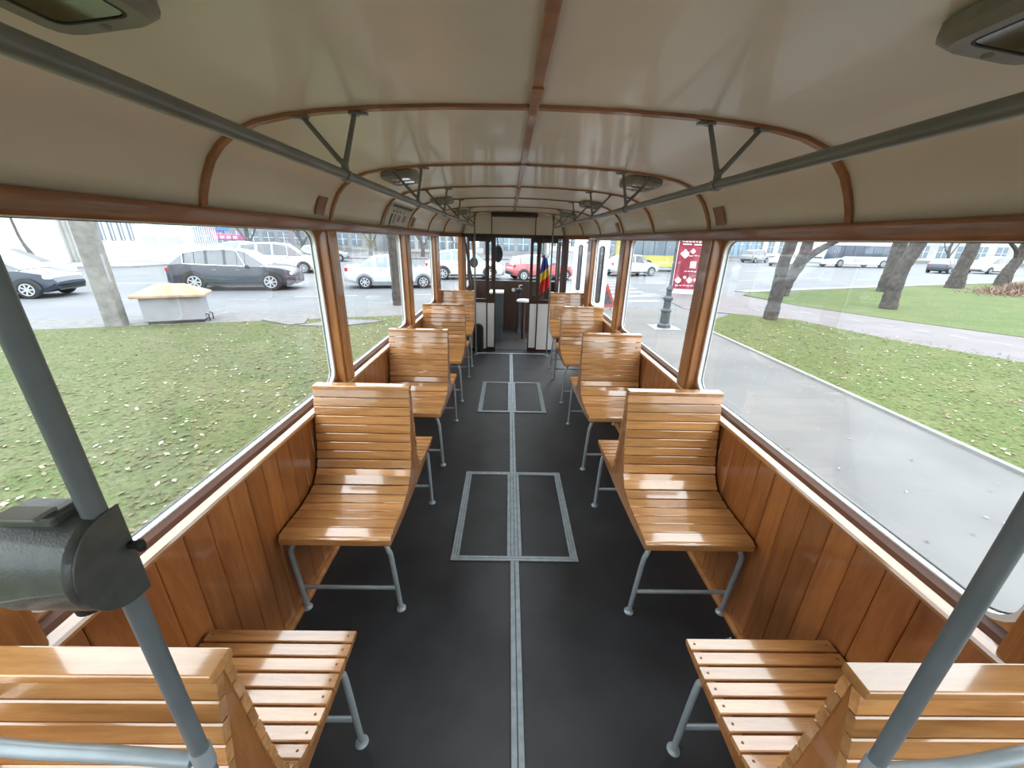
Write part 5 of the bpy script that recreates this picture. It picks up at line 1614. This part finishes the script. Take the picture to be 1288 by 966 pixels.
# pedestrian beyond the crossover car
def person(loc, rz, label, jacket, trousers):
    t = thing('person', label, 'person', loc, rz)
    def skin(nm, verts, edges, radii, mat, par, sub=1):
        me = bpy.data.meshes.new(nm)
        me.from_pydata(verts, edges, [])
        o = bpy.data.objects.new(nm, me); COL.objects.link(o); o.parent = par
        me.materials.append(mat)
        sk = o.modifiers.new('skin', 'SKIN')
        for v, r_ in zip(me.skin_vertices[0].data, radii):
            v.radius = (r_, r_ * 0.8)
        me.skin_vertices[0].data[0].use_root = True
        o.modifiers.new('sub', 'SUBSURF').levels = sub
        o.modifiers['sub'].render_levels = sub
        return o
    V = [(0, 0, 0.95), (0, 0, 1.15), (0, 0, 1.38), (0, 0, 1.48), (0, 0.01, 1.56), (0, 0.02, 1.66), (0, 0.0, 1.73),
         (-0.19, 0, 1.40), (-0.24, 0, 1.14), (-0.23, 0.06, 0.90), (-0.22, 0.08, 0.80),
         (0.19, 0, 1.40), (0.24, 0, 1.14), (0.23, 0.06, 0.90), (0.22, 0.08, 0.80),
         (-0.10, 0, 0.88), (-0.11, 0.05, 0.48), (-0.12, -0.03, 0.09), (-0.12, 0.12, 0.04),
         (0.10, 0, 0.88), (0.11, 0.02, 0.48), (0.12, 0.06, 0.09), (0.12, 0.20, 0.04)]
    E_ = [(0, 1), (1, 2), (2, 3), (3, 4), (4, 5), (5, 6), (2, 7), (7, 8), (8, 9), (9, 10), (2, 11), (11, 12), (12, 13), (13, 14),
          (0, 15), (15, 16), (16, 17), (17, 18), (0, 19), (19, 20), (20, 21), (21, 22)]
    rad = [.15, .14, .16, .06, .085, .10, .07, .07, .05, .035, .035, .07, .05, .035, .035, .10, .065, .045, .04, .10, .065, .045, .04]
    skin('body', V, E_, rad, M['skin'], t)
    skin('jacket', [V[0], V[1], V[2], V[7], V[8], V[9], V[11], V[12], V[13]], [(0, 1), (1, 2), (2, 3), (3, 4), (4, 5), (2, 6), (6, 7), (7, 8)], [.185, .17, .185, .09, .07, .055, .09, .07, .055], jacket, t)
    skin('trousers', [V[0], V[15], V[16], (-0.12, -0.03, 0.12), V[19], V[20], (0.12, 0.06, 0.12)], [(0, 1), (1, 2), (2, 3), (0, 4), (4, 5), (5, 6)], [.16, .115, .085, .07, .115, .085, .07], trousers, t)
    mb = MB(); mb.lathe([(0.02, 1.79), (0.08, 1.77), (0.105, 1.70), (0.10, 1.63), (0.03, 1.62)], 14, (0, -0.015, 0)); mb.build('hair', M['black'], t, smooth=True)
M['skin'] = new_mat('skin', (0.45, 0.28, 0.20), 0.6)
person((-18.2, 29.9, G), 0.6, 'person in dark jacket and red trousers walking beyond the dark blue crossover', M['black'], M['flag_red'])
# outside rear-view mirror in front of the windscreen, slanted grab bar in the cab
t = thing('outside_mirror', 'dark oval rear view mirror seen through the windscreen', 'mirror', (-0.195, 7.46, 1.385))
mb = MB(); mb.prism([(0.085 * math.cos(k * PI / 12), 0.15 * math.sin(k * PI / 12)) for k in range(24)], -0.02, 0.02, 'Y'); mb.build('housing', M['black'], t, bevel=0.01)
mb = MB(); mb.tube([(0, 0.0, 0.1), (-0.02, -0.02, 0.27), (-0.02, -0.13, 0.33)], 0.01, 8); mb.build('arm', M['black'], t)
t = thing('slanted_grab_bar', 'dark slanted bar in the left corner of the cab', 'grab bar', (0, 0, 0))
mb = MB(); mb.tube([(-0.70, 6.35, 1.66), (-0.66, 6.35, 1.45), (-0.585, 6.35, 1.0), (-0.58, 6.35, 0.0)], 0.018, 10); mb.build('bar', M['black'], t, smooth=True)
for k, (x, y, a, lab) in enumerate(((1.005, 1.17, 0.3, 'small pale paper scrap on the floor by the right wall, nearer the skirting'), (0.955, 1.15, 1.2, 'small pale paper scrap on the floor by the right wall, nearer the aisle'))):
    mb = MB()
    mb.add([(-.014, -.008, 0.002), (.0, -.011, .008), (.015, -.006, .002), (.012, .008, .007), (0, .006, .001), (-.013, .009, .009)], [(0, 1, 4, 5), (1, 2, 3, 4)])
    o = mb.build('paper_scrap', M['paper']); o.location = (x, y, 0.001); o.rotation_euler = (0, 0, a)
    sd_ = o.modifiers.new('thick', 'SOLIDIFY'); sd_.thickness = 0.0008
    tag(o, lab, 'paper scrap')
